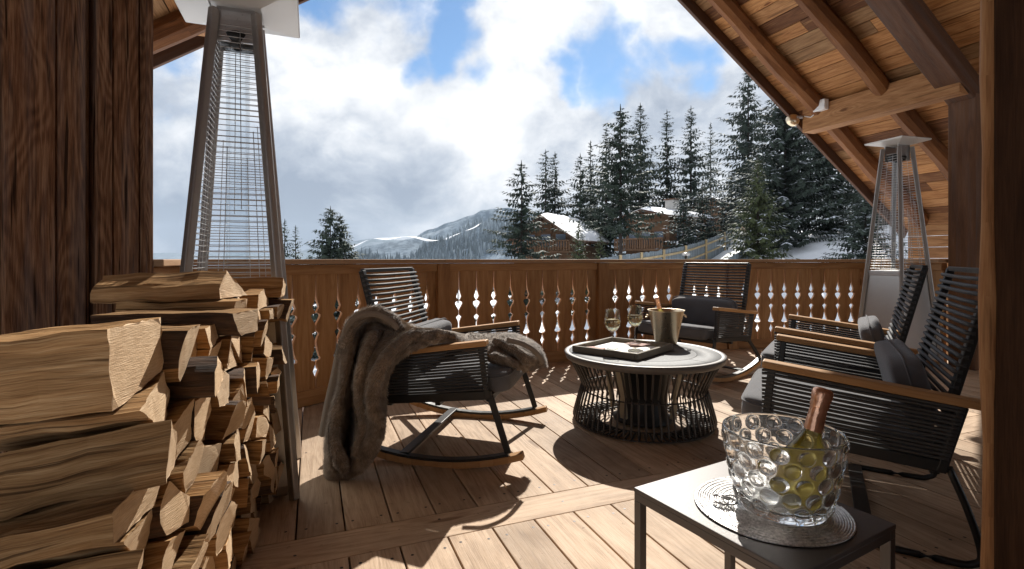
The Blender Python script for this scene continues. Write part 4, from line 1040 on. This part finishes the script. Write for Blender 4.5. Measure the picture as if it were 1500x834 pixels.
# ------------------------------------------------------------------ chalets
ch_w = wood('chalet_wood', (.09, .048, .026), (.18, .10, .056), (.28, .17, .10), rings=3, vary=.15, rough=.75, bump=.2)
ch_d = plain('chalet_dark_opening', (.02, .017, .015), .4)
pane_m = plain('window_pane', (.10, .12, .15), .12, .4)
stone_m = plain('chalet_render', (.45, .43, .40), .85, 0, 3, .2)
grass_w = wood('bleached_fence', (.12, .145, .165), (.20, .235, .26), (.29, .33, .36), rings=3, vary=.2, rough=.8)
yel_w = wood('new_fence_post', (.30, .21, .11), (.48, .36, .20), (.6, .47, .29), rings=3, vary=.1)
def chalet(label, loc, rz, w, l, hw_, rise, base, balc=True, name='chalet', floors=(0,), chim=True, over=.9):
    t = thing(name, label, 'chalet', loc, rz)          # gable faces local -Y
    p = MB()
    p.prism([(-w / 2, base), (w / 2, base), (w / 2, hw_), (0, hw_ + rise), (-w / 2, hw_)], (0, l, 0), Vector((1, 0, 0)), Vector((0, 0, 1)), Vector((0, -1, 0)), l, .4); p.build('wall', ch_w, t)
    p = MB(); k = rise / (w / 2); a = math.atan(k); hl = (w / 2 + over)
    for s in (-1, 1):
        L = hl / math.cos(a); M = Matrix.Rotation(s * a, 3, 'Y')
        p.box((s * hl / 2, l / 2 - over * .2, hw_ + rise - k * hl / 2 + .10), (L, l + over * 2.2, .16), M, 1, .2)
    r = p.build('roof', darkb_w, t)
    p = MB()
    for s in (-1, 1):
        n, m = 14, 14; P = []
        for i in range(n + 1):
            row = []
            for j in range(m + 1):
                x = (hl - .12) * i / n; y = -over * 1.15 + (l + over * 2.0) * j / m
                e = min(i, n - i if i > n / 2 else 99, j, m - j); h = .20 + (.28 + .1 * mnoise.noise(Vector((x * .6, y * .6, s)))) * (min(1, min(n - i, j, m - j) / 1.5))
                row.append((s * x, y, hw_ + rise - k * x + h + (.0 if i else .0)))
            P.append(row)
        p.grid(P, .5, flip=(s < 0))
    p.build('roof_snow', snow_m, r)
    p = MB()
    for x in (-w * .3, -w * .1, w * .1, w * .3): p.box((x, -.04, hw_ + rise * .32), (.16, .14, rise * 1.0 - abs(x) * k * .9 + .4), None, 2)
    p.build('gable_timber', ch_w, t)
    for fz in floors:
        for x in (-w * .3, 0.02, w * .29):
            f = MB(); f.box((x, -.05, fz + 1.0), (1.1, .12, 1.3), None, 2); f = f.build('window', ch_w, t)
            q = MB(); q.box((x, -.12, fz + 1.0), (.92, .03, 1.12)); q.build('pane', pane_m, f)
        if balc and fz == floors[0]:
            b = MB(); b.box((0, -.65, fz + .0), (w + .5, 1.3, .14), None, 0); b.box((0, -1.27, fz + .95), (w + .5, .1, .12), None, 0)
            n = int(w / .22)
            for i in range(n + 1): b.box((-w / 2 - .2 + (w + .4) * i / n, -1.26, fz + .5), (.15, .05, .8), None, 2)
            b.build('balcony', ch_w, t)
    for fz in floors:
        for y in (l * .25, l * .6):
            f = MB(); f.box((-w / 2 - .03, y, fz + 1.1), (.1, 1.1, 1.3), None, 2); f = f.build('window', ch_w, t); q = MB(); q.box((-w / 2 - .09, y, fz + 1.1), (.03, .9, 1.1)); q.build('pane', pane_m, f)
            f = MB(); f.box((w / 2 + .03, y, fz + 1.1), (.1, 1.1, 1.3), None, 2); f = f.build('window', ch_w, t); q = MB(); q.box((w / 2 + .09, y, fz + 1.1), (.03, .9, 1.1)); q.build('pane', pane_m, f)
    if chim:
        c = MB(); c.box((w * .18, l * .45, hw_ + rise + .35), (.9, .8, 1.5)); c = c.build('chimney', stone_m, t)
        q = MB(); q.box((w * .18, l * .45, hw_ + rise + 1.16), (1.1, 1.0, .12)); q.build('chimney_cap', darkb_w, c)
    return t
a = at(800, 378, 46); chalet('brown chalet with snowy gable roof and a long slatted balcony', V3(a.x, a.y, 0), math.radians(-28), 5.0, 8.5, 3.15, 1.65, -5, True, 'chalet', (1.75, -.9), False, 1.0)
a = at(944, 378, 45); chalet('taller brown chalet with chimney and low snowy roof behind the bare trunk', V3(a.x + .2, a.y, 0), math.radians(-52), 4.6, 5.6, 4.7, .55, -5, True, 'chalet', (1.9,), True, .7)
a = at(1050, 300, 66); chalet('high chalet half hidden by spruces at the top of the slope', V3(a.x, a.y + 2, 0), math.radians(-35), 7, 7, 7.6, 1.5, -3, False, 'chalet', (5.0,), False, .9)

# ------------------------------------------------------------------ fence and lamp on the slope
ft = thing('wooden_fence', 'bleached plank fence climbing the snowy slope with yellow posts', 'fence')
fpts = catmull([at(880, 384, 24), at(920, 378, 26), at(965, 372, 29), at(1010, 363, 33), at(1050, 349, 38), at(1086, 333, 44)], 14)
p = MB(); last = None
for i, (a, b) in enumerate(zip(fpts, fpts[1:])):
    d = b - a; L = d.length; n = max(1, int(L / .17))
    for k in range(n):
        q = a.lerp(b, k / n); q2 = a.lerp(b, (k + .93) / n); hh = 1.5 + .05 * R()
        p.box((q + q2) / 2 + V3(0, 0, hh / 2 - 1.35), ((q2 - q).length, .03, hh), Matrix.Rotation(math.atan2(d.y, d.x), 3, 'Z'), 2)
p.build('plank_panel', grass_w, ft)
for i in range(10, len(fpts), 10):
    q = MB(); q.box(fpts[i] + V3(.0, -.12, -.55), (.13, .13, 1.5), None, 2); q.build('post', yel_w, ft)
for dz in (-.15, -.75):
    p = MB()
    for a, b in zip(fpts, fpts[1:]): p.bar(a + V3(0, -.06, dz), b + V3(0, -.06, dz), .06, .12)
    p.build('rail', yel_w, ft)
f2 = thing('wooden_fence', 'short lower run of bleached fence beside the sunlit spruce', 'fence'); p = MB()
a, b = at(1062, 384, 25), at(1106, 356, 30); n = 26
for k in range(n):
    q = a.lerp(b, k / n); p.box(q + V3(0, 0, -.7), (.15, .03, 1.5), Matrix.Rotation(math.atan2((b - a).y, (b - a).x), 3, 'Z'), 2)
p.build('plank_panel', grass_w, f2); p = MB(); p.bar(a + V3(0, -.05, -.3), b + V3(0, -.05, -.3), .05, .1); p.build('rail', grass_w, f2)
q = at(1005, 373, 22); lt = thing('path_lamp', 'small dark mushroom path lamp just above the railing', 'lamp', V3(q.x, q.y, q.z))
p = MB(); p.tube([(0, 0, -3.5), (0, 0, 0)], .04, 8); p.build('pole', black_m, lt)
p = MB(); p.lathe([(.03, -.06), (.17, -.02), (.19, .0), (.15, .06), (.001, .09)], 24); p.build('lamp_head', dsteel, lt)

p = MB(); p.box((0, 2050, 75), (6000, 4500, 420)); hz = NT('mountain_air'); pv = hz.n('ShaderNodeVolumePrincipled'); pv.inputs['Color'].default_value = (.70, .84, 1, 1); pv.inputs['Density'].default_value = .00011; hz.l(pv.outputs[0], hz.out.inputs[1])
if 1: tag(p.build('haze', hz.m), 'thin bluish mountain air before the far slopes', 'haze', kind='stuff')
# ------------------------------------------------------------------ sun, sky, camera
sdir = Vector((.27, 1.232, 1.0)).normalized()
el = math.asin(sdir.z); az = math.atan2(sdir.x, sdir.y)
sl = bpy.data.lights.new('sun', 'SUN'); sl.energy = 2.8; sl.angle = math.radians(.5); sl.color = (1.0, .95, .87)
so = bpy.data.objects.new('sun', sl); COL.objects.link(so); so.rotation_euler = (-sdir).to_track_quat('-Z', 'Y').to_euler(); so.location = (3, 12, 12)
w = bpy.data.worlds.new('World'); S.world = w; w.use_nodes = True
class WN(NT):
    def __init__(s): s.t = w.node_tree; s.t.nodes.clear(); s.out = s.n('ShaderNodeOutputWorld')
t = WN()
sky = t.n('ShaderNodeTexSky', sky_type='NISHITA'); sky.sun_disc = False; sky.sun_elevation = el; sky.sun_rotation = az; sky.altitude = 1700; sky.air_density = 1.0; sky.dust_density = .4; sky.ozone_density = 2.0
g = t.n('ShaderNodeTexCoord').outputs['Generated']
nv = t.n('ShaderNodeVectorMath', operation='NORMALIZE'); t.l(g, nv.inputs[0]); g = nv.outputs[0]
warp = t.n('ShaderNodeTexNoise'); warp.inputs['Scale'].default_value = 2.6; warp.inputs['Detail'].default_value = 4; t.l(g, warp.inputs['Vector'])
wm = t.n('ShaderNodeVectorMath', operation='MULTIPLY_ADD'); t.l(warp.outputs['Color'], wm.inputs[0]); wm.inputs[1].default_value = (.16, .1, .14); t.l(g, wm.inputs[2]); gw = wm.outputs[0]
mp = t.n('ShaderNodeMapping'); mp.inputs['Scale'].default_value = (1, 1, 1.35); mp.inputs['Location'].default_value = (3.1, .7, 1.9); t.l(gw, mp.inputs[0])
n1 = t.noise(mp.outputs[0], 4.2, 12, .66); n2 = t.math('ADD', t.math('MULTIPLY', t.noise(mp.outputs[0], 2.2, 10, .62), .55), t.math('MULTIPLY', t.noise(mp.outputs[0], 7.5, 12, .62), .62))
def blob(px, py, rpx, gain, stretch=1):
    d = Vector(((px - CX) / F, 1, -(py - HY) / F)).normalized()
    x = t.n('ShaderNodeVectorMath', operation='DISTANCE'); t.l(gw if False else wob, x.inputs[0]); x.inputs[1].default_value = d
    return t.math('MULTIPLY', t.mapr(x.outputs['Value'], rpx / F * .25, rpx / F * 1.15, 1, 0), gain)
w2 = t.n('ShaderNodeTexNoise'); w2.inputs['Scale'].default_value = 5; w2.inputs['Detail'].default_value = 6; t.l(g, w2.inputs['Vector'])
wb = t.n('ShaderNodeVectorMath', operation='MULTIPLY_ADD'); t.l(w2.outputs['Color'], wb.inputs[0]); wb.inputs[1].default_value = (.30, .30, .30); 
sb = t.n('ShaderNodeVectorMath', operation='SUBTRACT'); t.l(g, sb.inputs[0]); sb.inputs[1].default_value = (.15, .15, .15); t.l(sb.outputs[0], wb.inputs[2]); wob = wb.outputs[0]
hole = None
for b in ((650, 35, 80, .62), (600, 75, 50, .40), (705, 90, 50, .35), (905, 115, 70, .46), (845, 105, 40, .38), (1025, 130, 55, .42), (480, -5, 70, .45), (560, -70, 100, .5), (960, 125, 45, .3), (255, 75, 40, .3)):
    k = blob(*b); hole = k if hole is None else t.math('MAXIMUM', hole, k)
cov = t.math('SUBTRACT', t.math('ADD', n1, .24), hole)
cov = t.mapr(cov, .24, .66)
shade = None
for b in ((540, 265, 150, .55), (430, 330, 150, .6), (300, 340, 150, .6), (620, 250, 90, .45), (330, 70, 60, .25), (700, 290, 90, .25), (1041, 140, 60, .1), (230, 300, 120, .4)):
    k = blob(*b); shade = k if shade is None else t.math('ADD', shade, k)
bright = None
for b in ((470, 150, 110, .35), (820, 40, 120, .35), (720, 180, 110, .35), (930, 40, 110, .35), (880, 190, 110, .25), (660, 300, 60, .30), (280, 230, 70, .2)):
    k = blob(*b); bright = k if bright is None else t.math('ADD', bright, k)
lum = t.math('ADD', t.math('SUBTRACT', t.math('ADD', t.math('MULTIPLY', n2, 2.9), -1.18), t.math('MULTIPLY', shade, .48)), t.math('MULTIPLY', bright, .7))
cc = t.ramp(lum, [(.0, (1.7, 2.0, 2.5)), (.35, (2.75, 3.02, 3.45)), (.65, (4.0, 4.15, 4.4)), (1.0, (5.5, 5.5, 5.5))])
skyc = t.mix(1.0, sky.outputs[0], (.50, .61, .64), 'MULTIPLY')
mixc = t.mix(cov, skyc, cc)
bg = t.n('ShaderNodeBackground'); t.l(mixc, bg.inputs[0]); bg.inputs[1].default_value = .085; t.l(bg.outputs[0], t.out.inputs[0])
cam = bpy.data.cameras.new('camera'); cam.sensor_width = 36; cam.lens = 36 * F / 1500; cam.shift_y = -(417 - HY) / 1500; cam.clip_end = 20000; cam.clip_start = .05
co = bpy.data.objects.new('camera', cam); COL.objects.link(co); co.location = (0, 0, EYE); co.rotation_euler = (PI / 2, 0, 0); S.camera = co
S.view_settings.view_transform = 'Standard'; S.view_settings.look = 'None'; S.view_settings.gamma = 1; S.view_settings.exposure = 1.36; S.view_settings.use_curve_mapping = False
S.cycles.use_denoising = True; S.cycles.max_bounces = 12; S.cycles.transparent_max_bounces = 24; S.cycles.transmission_bounces = 12; S.cycles.diffuse_bounces = 5
S.cycles.sample_clamp_indirect = 6; S.cycles.caustics_reflective = True; S.cycles.caustics_refractive = True
